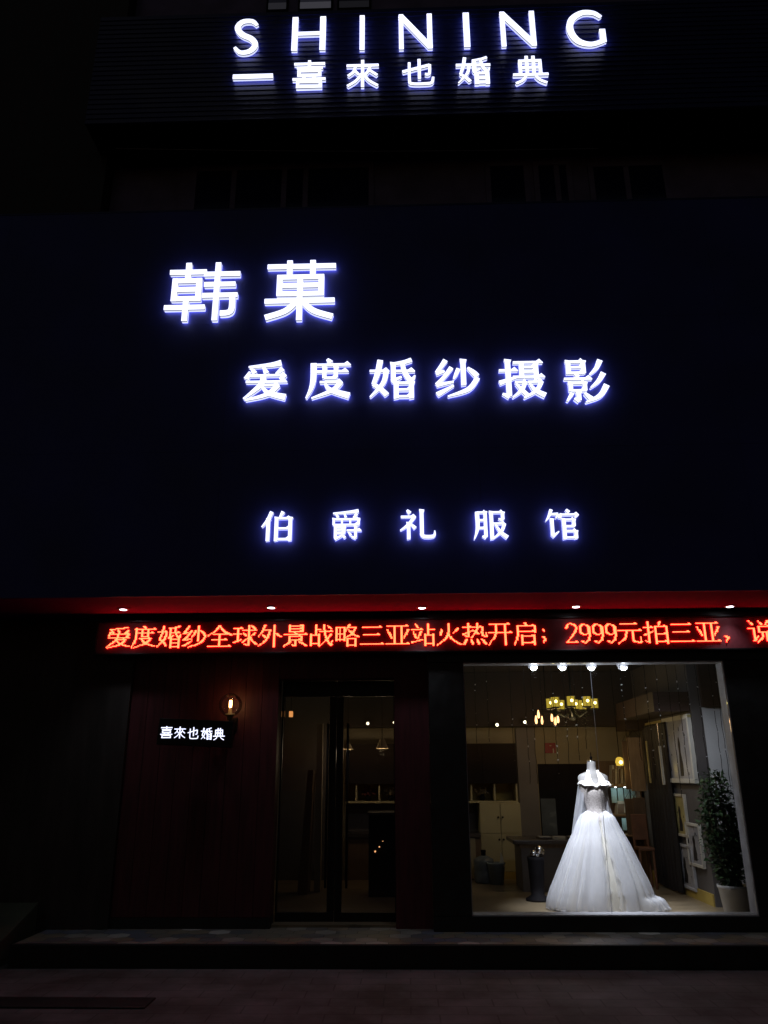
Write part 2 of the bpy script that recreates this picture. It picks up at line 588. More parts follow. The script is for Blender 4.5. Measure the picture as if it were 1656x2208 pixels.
# door leaves
zd0 = Z_TREAD + 0.012
glass_b = P(730, 1967, Y_DOOR).z
glass_t = P(730, 1502, Y_DOOR).z
xm0, xm1 = P(707, 1800, Y_DOOR).x, P(738, 1800, Y_DOOR).x
xm = (xm0 + xm1) / 2
for (xa, xb, ga, gb) in ((door_l + 0.004, xm - 0.002, door_l + 0.02, xm0), (xm + 0.002, door_r - 0.004, xm1, door_r - 0.012)):
    lf = MB()
    lf.box(xa, xb, Y_DOOR - 0.02, Y_DOOR + 0.025, zd0, glass_b)
    lf.box(xa, xb, Y_DOOR - 0.02, Y_DOOR + 0.025, glass_t, door_t - 0.004)
    lf.box(xa, ga, Y_DOOR - 0.02, Y_DOOR + 0.025, glass_b + EPS, glass_t - EPS)
    lf.box(gb, xb, Y_DOOR - 0.02, Y_DOOR + 0.025, glass_b + EPS, glass_t - EPS)
    leaf = lf.build("door", 'black_metal', bld, bevel=0.003)
    MB().box(ga - 0.004, gb + 0.004, Y_DOOR, Y_DOOR + 0.008, glass_b - 0.004, glass_t + 0.004).build("pane", 'pane_dark', leaf)
    hx = xm - 0.085 if xa < xm - 0.1 and ga < xm0 else xm + 0.125
    z0h, z1h = P(750, 1915, Y_DOOR - 0.08).z, P(750, 1560, Y_DOOR - 0.08).z
    hb = MB().tube([(hx, Y_DOOR - 0.075, z0h), (hx, Y_DOOR - 0.075, z1h)], 0.012)
    for zz in (z0h + 0.25, z1h - 0.25):
        hb.tube([(hx, Y_DOOR - 0.074, zz), (hx, Y_DOOR - 0.006, zz)], 0.008)
    hb.build("handle", 'black_metal', leaf, smooth=True)
# soffit, fascia board, its top and slatted upper board
fx0, fx1 = X_L, X_R
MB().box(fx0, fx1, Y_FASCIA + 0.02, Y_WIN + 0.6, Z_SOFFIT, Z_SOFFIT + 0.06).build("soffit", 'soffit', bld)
fb = MB()
nx, nz = 6, 3
for i in range(nx):
    for j in range(nz):
        xa, xb = fx0 + (fx1 - fx0) * i / nx, fx0 + (fx1 - fx0) * (i + 1) / nx
        za, zb = Z_SOFFIT - 0.01 + (Z_FTOP - Z_SOFFIT) * j / nz, Z_SOFFIT - 0.01 + (Z_FTOP - Z_SOFFIT) * (j + 1) / nz
        fb.box(xa, xb - 0.0015, Y_FASCIA, Y_FASCIA + 0.018, za, zb - 0.0015)
fb.build("fascia_board", 'blue_tinted_board', bld)
MB().box(fx0, fx1, Y_FASCIA + 0.022, Y_WALL + 0.4, Z_SOFFIT + 0.07, Z_FTOP - 0.02).build("fascia_core", 'dark', bld)
MB().box(fx0, fx1, Y_FASCIA - 0.004, Y_FASCIA + 0.1, Z_FTOP - 0.012, Z_FTOP + 0.01).build("capping", 'navy_slat', bld)
# upper storey wall with dark windows
Y_UP = 8.55
Y_TOP = 7.75
z_u1 = P(800, 275, Y_UP).z + 2.6
ux0 = P(245, 380, Y_UP).x
uw = MB().box(ux0, X_R, Y_UP, Y_UP + 0.3, Z_FTOP - 1.2, z_u1 + 3.0)
uw.build("upper_wall", 'upper_render', bld)
MB().box(X_L, ux0 - EPS, Y_UP - 0.25, Y_UP + 0.3, 3.0, z_u1 + 3.0).build("upper_pier", 'dark_wall', bld)


def upper_window(px0, px1, py0, py1, mull, tr, ymid=380, lit=None):
    xa, xb = P(px0, ymid, Y_UP).x, P(px1, ymid, Y_UP).x
    za, zb = P((px0 + px1) / 2, py1, Y_UP).z, P((px0 + px1) / 2, py0, Y_UP).z
    f = MB()
    w = 0.07
    ya, yb = Y_UP - 0.03, Y_UP - 0.002
    f.box(xa, xb, ya, yb, zb - w, zb)
    f.box(xa, xb, ya, yb, za, za + w)
    f.box(xa, xa + w, ya, yb, za + w + EPS, zb - w - EPS)
    f.box(xb - w, xb, ya, yb, za + w + EPS, zb - w - EPS)
    for m_ in mull:
        x = P(m_, ymid, Y_UP).x
        f.box(x - w / 2, x + w / 2, ya + 0.004, yb, za + w + EPS, zb - w - EPS)
    if tr:
        z = P((px0 + px1) / 2, tr, Y_UP).z
        f.box(xa + w, xb - w, ya + 0.008, yb, z - w * 0.8, z + w * 0.8)
    o = f.build("window", 'upper_render', bld)
    MB().box(xa + w, xb - w, ya + 0.018, yb - 0.004, za + w, zb - w).build("pane", 'night_glass', o)
    return o


upper_window(415, 806, 322, 470, (506, 614, 660), 360)
upper_window(1046, 1140, 352, 470, (), None)
upper_window(1150, 1232, 350, 470, (1200,), None)
upper_window(1268, 1440, 352, 470, (1350,), None)
# slatted top signboard, stops below the top window
ux1 = X_R
zt0, zt1 = P(800, 250, Y_TOP).z, P(690, 24, Y_TOP).z
ts = MB()
pitch = 0.082
k = 0
z = zt0
while z < zt1 - 0.02:
    ts.hexa([(P(200, 150, Y_TOP).x, Y_TOP, z), (ux1, Y_TOP, z), (ux1, Y_TOP + 0.03, z), (P(200, 150, Y_TOP).x, Y_TOP + 0.03, z)],
            [(P(200, 150, Y_TOP).x, Y_TOP + 0.010, z + pitch - 0.006), (ux1, Y_TOP + 0.010, z + pitch - 0.006),
             (ux1, Y_TOP + 0.03, z + pitch - 0.006), (P(200, 150, Y_TOP).x, Y_TOP + 0.03, z + pitch - 0.006)])
    z += pitch
ts.build("slatted_board", 'navy_slat', bld)
MB().box(P(200, 150, Y_TOP).x, ux1, Y_TOP + 0.032, Y_UP - 0.002, zt0 + 0.01, zt1).build("board_core", 'dark', bld)
# top window with dim pale blinds
for (px0, px1, py1, br) in ((580, 618, 20, 0.022), (648, 714, 18, 0.05), (732, 796, 16, 0.010)):
    xa, xb = P(px0, 10, Y_UP).x, P(px1, 10, Y_UP).x
    za = P((px0 + px1) / 2, py1, Y_TOP + 0.02).z
    zz = P((px0 + px1) / 2, py1, Y_UP - 0.03).z
    f = MB().box(xa - 0.03, xb + 0.03, Y_UP - 0.03, Y_UP - 0.002, zz - 0.3, zz + 1.2).build("window", 'dark', bld)
    MB().box(xa, xb, Y_UP - 0.042, Y_UP - 0.032, zz, zz + 0.12).build("lit_blind", emission("lit_blind", (0.8, 0.78, 0.95), br), f)
    MB().box(xa, xb, Y_UP - 0.042, Y_UP - 0.032, zz + 0.124, zz + 1.0).build("blind", emission("dim_blind", (0.7, 0.7, 1.0), br * 0.3), f)

# interior shell
ix0, ix1 = door_l - 1.4, 6.0
XS = P(1545, 1955, 9.3).x        # side display wall
sh = MB().box(ix0, ix1, Y_BACK, Y_BACK + 0.2, Z_FLOOR - 0.02, Z_CEIL).build("back_wall", 'room_wall', bld)
MB().box(ix0 - 0.2, ix0 - EPS, Y_WALL + 0.3, Y_BACK, Z_FLOOR - 0.02, Z_CEIL).build("room_wall", 'room_grey', bld)
MB().box(ix0, ix1, Y_WALL + 0.3, Y_BACK + 0.2, Z_CEIL + EPS, Z_CEIL + 0.1).build("ceiling", 'room_ceiling', bld)
fl = MB().box(ix0, ix1, Y_WIN + 0.222, Y_BACK - EPS, Z_FLOOR - 0.03, Z_FLOOR).build("floor", 'room_floor')
tag(fl, kind="structure")
MB().box(ix0, P(706, 1750, 11.5).x, 11.5, 11.58, Z_FLOOR, Z_CEIL - EPS).build("added_dark_wall", 'side_dark', bld)  # added dark wall, keeps the view through the left door leaf black
# bulkhead on the back wall
zb = P(1060, 1566, 11.6).z
MB().box(ix0, XS, 11.6, Y_BACK - EPS, zb, Z_CEIL - EPS).build("bulkhead", 'room_ceiling', bld)
# dark opening in the back wall, painted column beside it
xo0, xo1, zo1 = P(1163, 1720, Y_BACK).x, P(1330, 1720, Y_BACK).x, P(1230, 1647, Y_BACK).z
op = MB().box(xo0, xo1, Y_BACK - 0.012, Y_BACK - 0.003, Z_FLOOR + 0.01, zo1).build("back_door", 'dark', bld)
MB().box(P(1170, 1800, 11.97).x, P(1203, 1800, 11.97).x, 11.965, 11.985, P(1185, 1809, 11.97).z, P(1185, 1802, 11.97).z).build("glazing_strip", 'bin_blue', op)
MB().box(P(1168, 1760, 11.97).x, P(1200, 1760, 11.97).x, 11.97, 11.985, P(1185, 1801, 11.97).z, P(1185, 1722, 11.97).z).build("glass_panel", 'bottle_blue', op)
MB().box(P(1118, 1700, Y_BACK).x, xo0 - 0.02, Y_BACK - 0.05, Y_BACK - EPS, Z_FLOOR, zb - EPS).build("column", 'room_grey', bld)
# right display wall and the panel that faces the street
MB().box(XS, XS + 0.12, 9.3, Y_BACK - EPS, Z_FLOOR, Z_CEIL - EPS).build("display_wall", 'side_dark', bld)
MB().box(XS + 0.122, ix1, 9.3, 9.42, Z_FLOOR, 2.3).build("niche_panel", 'panel_grey', bld)
MB().box(XS + 0.122, ix1, 9.25, 9.42, 2.3 + EPS, Z_CEIL - EPS).build("niche_head", 'brown_wood', bld)
bk = MB().box(XS - 0.42, XS - EPS, 9.32, 11.0, 2.26, 2.48).build("wall_beam", 'brown_wood', bld)
MB().box(XS - 0.30, XS - EPS, 11.0 + EPS, 11.58, 2.14, 2.36).build("wall_beam", 'brown_wood', bld)
MB().box(XS - 0.05, XS - EPS, 9.32, 11.55, 2.19, 2.22).build("picture_rail", 'gold', bld)
MB().box(XS - 0.02, XS - EPS, 9.32, 11.55, Z_FLOOR, Z_FLOOR + 0.12).build("skirting", 'ochre', bld)
MB().box(XS + 0.126, ix1, 9.285, 9.298, Z_FLOOR, Z_FLOOR + 0.1).build("skirting", 'ochre', bld)

# ------------------------------------------------------------------ glyph strokes (0..100, y down)
def h(x0, x1, y, w=None): return ('h', x0, x1, y, w)
def v(x, y0, y1, w=None): return ('v', x, y0, y1, w)
def p(*a): return ('p', a)


G = {}
G['爱'] = [p((84, 5, 13), (60, 10, 9), (10, 15, 4)), p((15, 17, 4), (24, 31, 12)), p((43, 15, 5), (51, 31, 12)), p((88, 20, 11), (73, 34, 5)),
          p((13, 27, 4), (6, 45, 12)), h(10, 95, 37), p((92, 37, 11), (82, 47, 4)), h(5, 97, 53), p((45, 40, 12), (38, 62, 11), (2, 96, 4)),
          h(40, 80, 62), p((78, 62, 12), (55, 85, 9), (6, 99, 4)), p((42, 65, 5), (58, 82, 10), (96, 93, 14))]
G['度'] = [p((46, 0, 6), (54, 9, 12)), h(12, 98, 14), p((15, 10, 13), (15, 50, 12), (10, 75, 8), (0, 98, 3)), h(22, 93, 31), v(40, 20, 48, 10), v(66, 20, 48, 10),
          h(40, 66, 47), h(30, 80, 58), p((78, 57, 11), (60, 78, 9), (12, 98, 3)), p((42, 62, 5), (55, 78, 10), (97, 93, 14))]
G['婚'] = [p((24, 2, 12), (18, 35, 11), (9, 63, 8)), p((9, 63, 8), (25, 75, 9), (38, 90, 11)), p((37, 28, 11), (30, 60, 9), (2, 95, 3)), h(1, 42, 29),
          p((92, 2, 9), (75, 8, 8), (50, 12, 5)), v(52, 10, 50, 12), p((48, 56, 8), (70, 45, 4)), h(55, 97, 30), p((72, 10, 9), (77, 34, 10), (90, 54, 10), (99, 42, 3)),
          v(58, 58, 100, 12), v(91, 58, 100, 12), h(58, 91, 60), h(58, 91, 77), h(58, 91, 94)]
G['纱'] = [p((25, 2, 11), (15, 18, 9), (4, 35, 8)), p((3, 37, 9), (22, 31, 5)), p((38, 22, 10), (20, 48, 8), (3, 67, 8)), p((3, 68, 9), (42, 60, 4)),
          p((4, 93, 11), (42, 70, 4)), v(65, 2, 70, 13), p((54, 25, 9), (48, 40, 8), (42, 52, 3)), p((75, 23, 5), (88, 36, 11), (96, 46, 12)),
          p((97, 50, 11), (75, 80, 10), (28, 98, 3))]
G['摄'] = [v(20, 2, 95, 13), p((20, 95, 11), (5, 88, 4)), h(0, 40, 28), p((0, 60, 10), (38, 46, 4)), h(32, 96, 8), v(50, 8, 46, 11), v(82, 8, 54, 12),
          h(50, 82, 20), h(50, 82, 32), h(30, 99, 45), h(34, 58, 58), p((57, 57, 9), (48, 78, 8), (27, 97, 3)), p((36, 62, 4), (48, 78, 8), (60, 92, 9)),
          h(62, 94, 58), p((93, 57, 9), (80, 80, 8), (52, 99, 3)), p((66, 62, 4), (78, 80, 9), (99, 93, 12))]
G['影'] = [v(12, 4, 34, 11), v(47, 4, 34, 11), h(12, 47, 5), h(12, 47, 18), h(12, 47, 31), p((27, 33, 5), (33, 41, 9)), h(0, 63, 45), v(14, 54, 74, 10), v(47, 54, 74, 10),
          h(14, 47, 55), h(14, 47, 72), v(31, 74, 96, 11), p((31, 96, 9), (20, 90, 4)), p((16, 78, 9), (3, 96, 4)), p((45, 78, 5), (60, 92, 11)),
          p((88, 2, 12), (78, 20, 9), (60, 36, 3)), p((93, 32, 12), (80, 50, 9), (60, 66, 3)), p((98, 60, 13), (80, 84, 10), (46, 99, 3))]
G['伯'] = [p((30, 0, 11), (18, 28, 9), (0, 52, 3)), v(20, 25, 100, 12), p((66, 0, 11), (56, 20, 5)), v(46, 20, 100, 12), v(90, 20, 100, 12), h(46, 90, 22), h(46, 90, 57), h(46, 90, 93)]
G['爵'] = [p((92, 2, 11), (60, 6, 8), (6, 10, 4)), p((15, 12, 5), (23, 24, 9)), p((44, 12, 5), (49, 24, 9)), p((86, 12, 9), (74, 26, 4)),
          v(8, 28, 50, 8), v(92, 28, 50, 9), v(36, 30, 49, 6), v(64, 30, 49, 6), h(8, 92, 30), h(8, 92, 49),
          v(14, 54, 94, 10), h(14, 44, 56), h(14, 44, 66), h(14, 44, 77), v(44, 54, 78, 9), p((12, 97, 9), (40, 84, 4)), p((34, 80, 4), (47, 93, 9)),
          h(52, 100, 68), v(82, 55, 94, 10), p((82, 94, 9), (68, 90, 4)), p((58, 74, 4), (67, 85, 9))]
G['礼'] = [p((20, 2, 6), (28, 12, 12)), h(2, 44, 24), p((42, 24, 9), (22, 52, 8), (0, 70, 3)), v(24, 45, 100, 12), p((30, 48, 5), (43, 63, 11)),
          v(62, 2, 84, 13), p((61, 80, 12), (68, 91, 10), (95, 90, 9), (99, 72, 3))]
G['服'] = [p((12, 6, 12), (12, 60, 11), (1, 98, 3)), v(36, 6, 92, 11), p((36, 93, 10), (25, 88, 4)), h(12, 36, 8), h(12, 36, 34), h(12, 36, 60), v(54, 6, 100, 12), h(54, 88, 8),
          v(88, 8, 34, 11), p((88, 35, 10), (75, 30, 4)), h(58, 92, 46), p((92, 46, 11), (82, 72, 9), (55, 98, 3)), p((66, 50, 5), (80, 75, 9), (99, 93, 12))]
G['馆'] = [p((18, 0, 10), (10, 22, 8), (0, 38, 3)), p((12, 15, 4), (38, 15, 8)), p((38, 15, 8), (31, 29, 4)), v(18, 32, 88, 11), p((17, 91, 10), (37, 74, 3)),
          p((63, 0, 6), (71, 10, 11)), p((46, 13, 5), (42, 29, 10)), h(46, 98, 17), p((97, 16, 10), (88, 29, 4)), v(54, 32, 100, 12), h(54, 84, 34), v(84, 34, 58, 10),
          h(54, 84, 56), h(54, 88, 72), v(88, 72, 99, 11), h(54, 88, 94)]
# sans faces
G['韩'] = [h(4, 50, 16), v(27, 0, 31), v(9, 27, 66), v(44, 27, 66), h(9, 44, 31), h(9, 44, 46), h(9, 44, 62), h(0, 51, 77), v(27, 66, 100),
          v(70, 0, 100), h(54, 99, 20), h(55, 93, 38), h(53, 97, 57), p((93.5, 57, 9), (93.5, 80, 9), (89, 87, 9), (77, 88, 9))]
G['菓'] = [h(6, 99, 10), v(35, 0, 23), v(69, 0, 23), v(21, 25, 58), v(82, 25, 58), h(21, 82, 28), h(21, 82, 42), h(21, 82, 56), v(51, 28, 100), h(4, 98, 68),
          p((45, 71, 9), (30, 85, 9), (2, 95, 9)), p((57, 71, 9), (72, 85, 9), (99, 95, 9))]
G['喜'] = [v(50, 0, 28), h(4, 97, 12), h(13, 90, 27), v(16, 36, 58), v(85, 36, 58), h(16, 85, 38), h(16, 85, 55), h(0, 100, 68), p((30, 56, 8), (36, 67, 8)), p((70, 56, 8), (64, 67, 8)),
          v(13, 76, 100), v(88, 76, 100), h(13, 88, 78), h(13, 88, 96)]
G['來'] = [h(3, 97, 20), v(50, 0, 100), p((27, 24, 8), (20, 44, 8), (4, 58, 8)), p((24, 38, 8), (38, 54, 8)), p((74, 24, 8), (67, 42, 8), (58, 54, 8)), p((72, 38, 8), (96, 57, 8)),
          p((48, 50, 8), (30, 76, 8), (2, 96, 8)), p((52, 50, 8), (70, 76, 8), (98, 96, 8))]
G['也'] = [p((0, 47, 9), (88, 23, 9)), p((88, 22, 9), (86, 56, 9), (72, 58, 8)), v(54, 0, 74), p((22, 12, 9), (22, 78, 9), (30, 93, 9), (80, 94, 9), (94, 89, 9), (98, 70, 8))]
G['典'] = [v(19, 15, 66), v(81, 15, 66), v(40, 0, 66), v(61, 0, 66), h(19, 81, 17), h(19, 81, 41), h(0, 100, 67), p((35, 73, 8), (24, 87, 8), (3, 98, 8)), p((65, 73, 8), (77, 87, 8), (98, 98, 8))]
# only on the moving-text display
G['全'] = [p((48, 0, 9), (30, 25, 8), (0, 48, 3)), p((50, 6, 6), (68, 28, 9), (100, 44, 11)), h(22, 82, 42), h(18, 82, 66), h(2, 98, 94), v(49, 42, 94)]
G['球'] = [h(2, 40, 14), h(4, 38, 42), v(21, 14, 72), p((0, 80, 9), (38, 66, 4)), h(40, 98, 24), v(66, 0, 92), p((66, 92, 9), (50, 88, 4)), p((78, 4, 5), (90, 14, 9)), p((44, 36, 5), (54, 48, 9)),
          p((40, 80, 5), (64, 60, 6)), p((92, 36, 9), (74, 54, 4)), p((68, 46, 5), (80, 72, 9), (98, 86, 11))]
G['外'] = [p((26, 0, 10), (16, 28, 8), (0, 54, 3)), h(22, 48, 24), p((48, 24, 10), (34, 66, 9), (2, 96, 4)), p((18, 44, 5), (30, 58, 9)), v(68, 0, 100), p((70, 36, 6), (94, 55, 11))]
G['景'] = [v(22, 4, 34), v(78, 4, 34), h(22, 78, 5), h(22, 78, 19), h(22, 78, 32), p((46, 34, 5), (52, 42, 8)), h(0, 98, 44), v(22, 54, 74), v(76, 54, 74), h(22, 76, 55), h(22, 76, 72),
          v(50, 74, 96), p((50, 96, 8), (36, 92, 4)), p((28, 78, 9), (2, 98, 4)), p((68, 78, 5), (94, 96, 10))]
G['战'] = [v(26, 0, 46), h(26, 50, 22), v(8, 46, 96), v(42, 46, 96), h(8, 42, 48), h(8, 42, 88), h(46, 98, 32), p((62, 0, 10), (68, 50, 10), (90, 94, 9), (99, 74, 3)),
          p((92, 46, 9), (70, 74, 7), (46, 98, 3)), p((78, 6, 5), (90, 18, 9))]
G['略'] = [v(6, 14, 76), v(42, 14, 76), v(24, 14, 74, 4), h(6, 42, 16), h(6, 42, 44), h(6, 42, 72), p((62, 0, 10), (44, 36, 3)), h(58, 90, 16), p((88, 15, 9), (70, 46, 8), (40, 66, 3)),
          p((56, 22, 4), (74, 44, 9), (100, 58, 10)), v(54, 64, 100), v(86, 64, 100), h(54, 86, 66), h(54, 86, 94)]
G['三'] = [h(10, 90, 14), h(14, 84, 50), h(0, 100, 90)]
G['亚'] = [h(6, 94, 10), v(36, 10, 90), v(64, 10, 90), h(0, 100, 92), p((8, 28, 5), (24, 66, 10)), p((94, 28, 10), (77, 66, 4))]
G['站'] = [p((18, 2, 5), (26, 18, 10)), h(0, 48, 28), p((10, 38, 5), (18, 66, 9)), p((40, 36, 9), (28, 72, 4)), p((0, 86, 8), (48, 74, 4)), v(72, 0, 50), h(72, 100, 26), v(56, 50, 98), v(93, 50, 98), h(56, 93, 52), h(56, 93, 90)]
G['火'] = [p((50, 0, 11), (46, 48, 9), (28, 78, 7), (2, 98, 3)), p((50, 48, 5), (64, 74, 9), (98, 96, 12)), p((20, 28, 6), (14, 52, 9)), p((88, 24, 9), (70, 46, 4))]
G['热'] = [h(0, 40, 18), v(22, 0, 62), p((22, 62, 8), (12, 58, 4)), p((0, 52, 8), (40, 36, 4)), p((62, 0, 9), (58, 36, 8), (38, 66, 3)), h(46, 82, 18), p((82, 18, 9), (82, 52, 8), (98, 62, 8), (98, 46, 3)),
          p((46, 34, 5), (64, 48, 8)), p((16, 74, 8), (4, 96, 8)), p((36, 76, 6), (40, 94, 9)), p((60, 76, 6), (66, 94, 9)), p((80, 74, 6), (96, 94, 9))]
G['开'] = [h(8, 92, 8), h(0, 100, 44), p((32, 8, 9), (30, 50, 9), (4, 98, 3)), v(70, 8, 100)]
G['启'] = [p((44, 0, 6), (52, 10, 9)), h(16, 86, 16), v(86, 16, 44), h(16, 86, 42), p((16, 16, 9), (14, 60, 9), (2, 98, 3)), v(30, 58, 100), v(84, 58, 100), h(30, 84, 60), h(30, 84, 92)]
G['元'] = [h(14, 84, 12), h(0, 100, 40), p((36, 40, 9), (28, 76, 8), (0, 98, 3)), v(62, 40, 88), p((62, 88, 9), (78, 93, 6), (94, 92, 7), (96, 70, 3))]
G['拍'] = [v(20, 2, 95), p((20, 95, 11), (6, 88, 4)), h(0, 40, 28), p((0, 62, 9), (40, 46, 4)), p((70, 0, 10), (64, 20, 5)), v(50, 22, 98), v(94, 22, 98), h(50, 94, 24), h(50, 94, 58), h(50, 94, 92)]
G['说'] = [p((8, 2, 5), (20, 18, 9)), h(0, 26, 38), v(22, 38, 86), p((20, 92, 8), (40, 72, 3)), p((48, 2, 5), (56, 18, 9)), p((86, 2, 9), (76, 20, 4)), v(46, 26, 54), v(90, 26, 54),
          h(46, 90, 27), h(46, 90, 53), p((58, 54, 8), (54, 80, 8), (36, 98, 3)), v(74, 54, 88), p((74, 90, 8), (86, 94, 6), (98, 92, 6), (98, 74, 3))]
G['；'] = [p((16, 34, 4), (18, 40, 4)), p((12, 66, 9), (20, 76, 9)), p((20, 74, 9), (14, 90, 4))]
G['，'] = [p((12, 70, 10), (22, 78, 10)), p((22, 76, 9), (14, 94, 4))]
G['2'] = [p((4, 26, 9), (10, 12, 6), (26, 8, 6), (42, 20, 9), (40, 40, 9), (8, 88, 5)), h(4, 48, 92)]
G['9'] = [p((25, 10, 5), (9, 18, 8), (7, 46, 8), (24, 58, 5), (40, 48, 8), (42, 22, 8), (25, 10, 5)), p((42, 26, 9), (42, 72, 8), (27, 94, 5), (10, 86, 8))]


def smooth_pts(pts, n=6):
    if len(pts) < 3:
        a, b = pts
        return [tuple(a[i] + (b[i] - a[i]) * t / 4 for i in range(3)) for t in range(5)]
    out = []
    for i in range(len(pts) - 1):
        p0, p1, p2, p3 = pts[max(i - 1, 0)], pts[i], pts[i + 1], pts[min(i + 2, len(pts) - 1)]
        for s_ in range(n):
            t = s_ / n
            out.append(tuple(0.5 * ((2 * p1[k]) + (-p0[k] + p2[k]) * t + (2 * p0[k] - 5 * p1[k] + 4 * p2[k] - p3[k]) * t * t + (-p0[k] + 3 * p1[k] - 3 * p2[k] + p3[k]) * t ** 3) for k in range(3)))
    out.append(tuple(pts[-1]))
    return out


def ribbons(strokes, x0, x1, z0, z1, style, hw, vw, pscale=1.0):
    """each stroke as a ribbon: two equally long lists of (x, z) in metres"""
    sx, sz = (x1 - x0) / 100, (z1 - z0) / 100
    s_ = math.sqrt(abs(sx * sz))
    X = lambda u: x0 + u * sx
    Z = lambda w_: z1 - w_ * sz
    out = []
    for st in strokes:
        if st[0] == 'h':
            _, a, b, y, w = st
            w = (w or hw) * s_ / 2
            a, b = X(a), X(b)
            if style == 'song':
                q = min(13 * s_, (b - a) * 0.3)
                L = [(a, Z(y) + w), (b - q, Z(y) + w), (b - q * 0.45, Z(y) + w + 5.5 * s_), (b + 2 * s_, Z(y) - w * 0.2)]
                Rr = [(a, Z(y) - w), (b - q, Z(y) - w), (b - q * 0.45, Z(y) - w), (b + 2 * s_, Z(y) - w)]
            else:
                L = [(a - w, Z(y) + w), (b + w, Z(y) + w)]
                Rr = [(a - w, Z(y) - w), (b + w, Z(y) - w)]
        elif st[0] == 'v':
            _, x, a, b, w = st
            w = (w or vw) * s_ / 2
            if style == 'song':
                L = [(X(x) - w * 1.15, Z(a) + 3 * s_), (X(x) - w * 0.9, Z(a) - 5 * s_), (X(x) - w * 0.9, Z(b))]
                Rr = [(X(x) + w * 1.35, Z(a) + 0.5 * s_), (X(x) + w * 0.9, Z(a) - 6 * s_), (X(x) + w * 0.9, Z(b) + 2 * s_)]
            else:
                L = [(X(x) - w, Z(a)), (X(x) - w, Z(b))]
                Rr = [(X(x) + w, Z(a)), (X(x) + w, Z(b))]
        else:
            pts = [(X(a), Z(b), c * s_ * pscale / 2) for a, b, c in st[1]]
            pts = smooth_pts(pts)
            L, Rr = [], []
            for i, (a, b, c) in enumerate(pts):
                i0, i1 = max(i - 1, 0), min(i + 1, len(pts) - 1)
                dx, dz = pts[i1][0] - pts[i0][0], pts[i1][1] - pts[i0][1]
                l = math.hypot(dx, dz) or 1
                nx_, nz_ = -dz / l, dx / l
                L.append((a + nx_ * c, b + nz_ * c))
                Rr.append((a - nx_ * c, b - nz_ * c))
        out.append((L, Rr))
    return out


def add_ribbon(mb, L, Rr, y0, y1, front=True, back=True, sides=True):
    n = len(L)
    vs = [(x, y0, z) for x, z in L] + [(x, y0, z) for x, z in Rr] + [(x, y1, z) for x, z in L] + [(x, y1, z) for x, z in Rr]
    fs = []
    for i in range(n - 1):
        if front:
            fs.append((i, n + i, n + i + 1, i + 1))
        if back:
            fs.append((2 * n + i, 2 * n + i + 1, 3 * n + i + 1, 3 * n + i))
        if sides:
            fs.append((i, i + 1, 2 * n + i + 1, 2 * n + i))
            fs.append((n + i, 3 * n + i, 3 * n + i + 1, n + i + 1))
    if sides:
        fs.append((0, 2 * n, 3 * n, n))
        fs.append((n - 1, 2 * n - 1, 4 * n - 1, 3 * n - 1))
    mb.add(vs, fs)


def channel_letter(name, rib, yw, label, group, depth=0.045, standoff=0.025):
    """lit letter: white face, dark trim, glowing returns, halo-lit back; stands off the board at yw"""
    xs = [x for L, Rr in rib for x, z in L + Rr]
    zs = [z for L, Rr in rib for x, z in L + Rr]
    root = thing(name, label, "sign letter", ((min(xs) + max(xs)) / 2, yw, min(zs)), group)
    face, trim, side, back = MB(), MB(), MB(), MB()
    yf = yw - standoff - depth
    for i, (L, Rr) in enumerate(rib):
        e = 0.0004 * i
        add_ribbon(face, L, Rr, yf + e, yf + depth * 0.24, back=False)
        add_ribbon(trim, L, Rr, yf + depth * 0.24, yf + depth * 0.5, front=False, back=False)
        add_ribbon(side, L, Rr, yf + depth * 0.5, yf + depth, front=False, back=False)
        add_ribbon(back, L, Rr, yf + depth, yf + depth + 0.002 + e, front=False, sides=False)
    face.build("lit_face", 'face_lit', root)
    trim.build("trim", 'trim_dark', root)
    side.build("letter_side", 'side_lit', root)
    back.build("halo_back", 'back_lit', root)
    return root


def px_letter(ch, bx, yw, style, hw, vw, label, group, pscale=1.0, depth=0.045, name="sign_character", zz=None, standoff=0.025):
    x0p, x1p, y0p, y1p = bx
    yf = yw - standoff - depth
    xm_, ym_ = (x0p + x1p) / 2, (y0p + y1p) / 2
    xa, xb = P(x0p, ym_, yf).x, P(x1p, ym_, yf).x
    za, zb_ = P(xm_, y1p, yf).z, P(xm_, y0p, yf).z
    m = vw * 0.5 if style == 'sans' else 3.0
    rb = ribbons(G[ch], xa, xb, za, zb_, style, hw, vw, pscale)
    return channel_letter(name, rb, yw, label, group, depth, standoff)


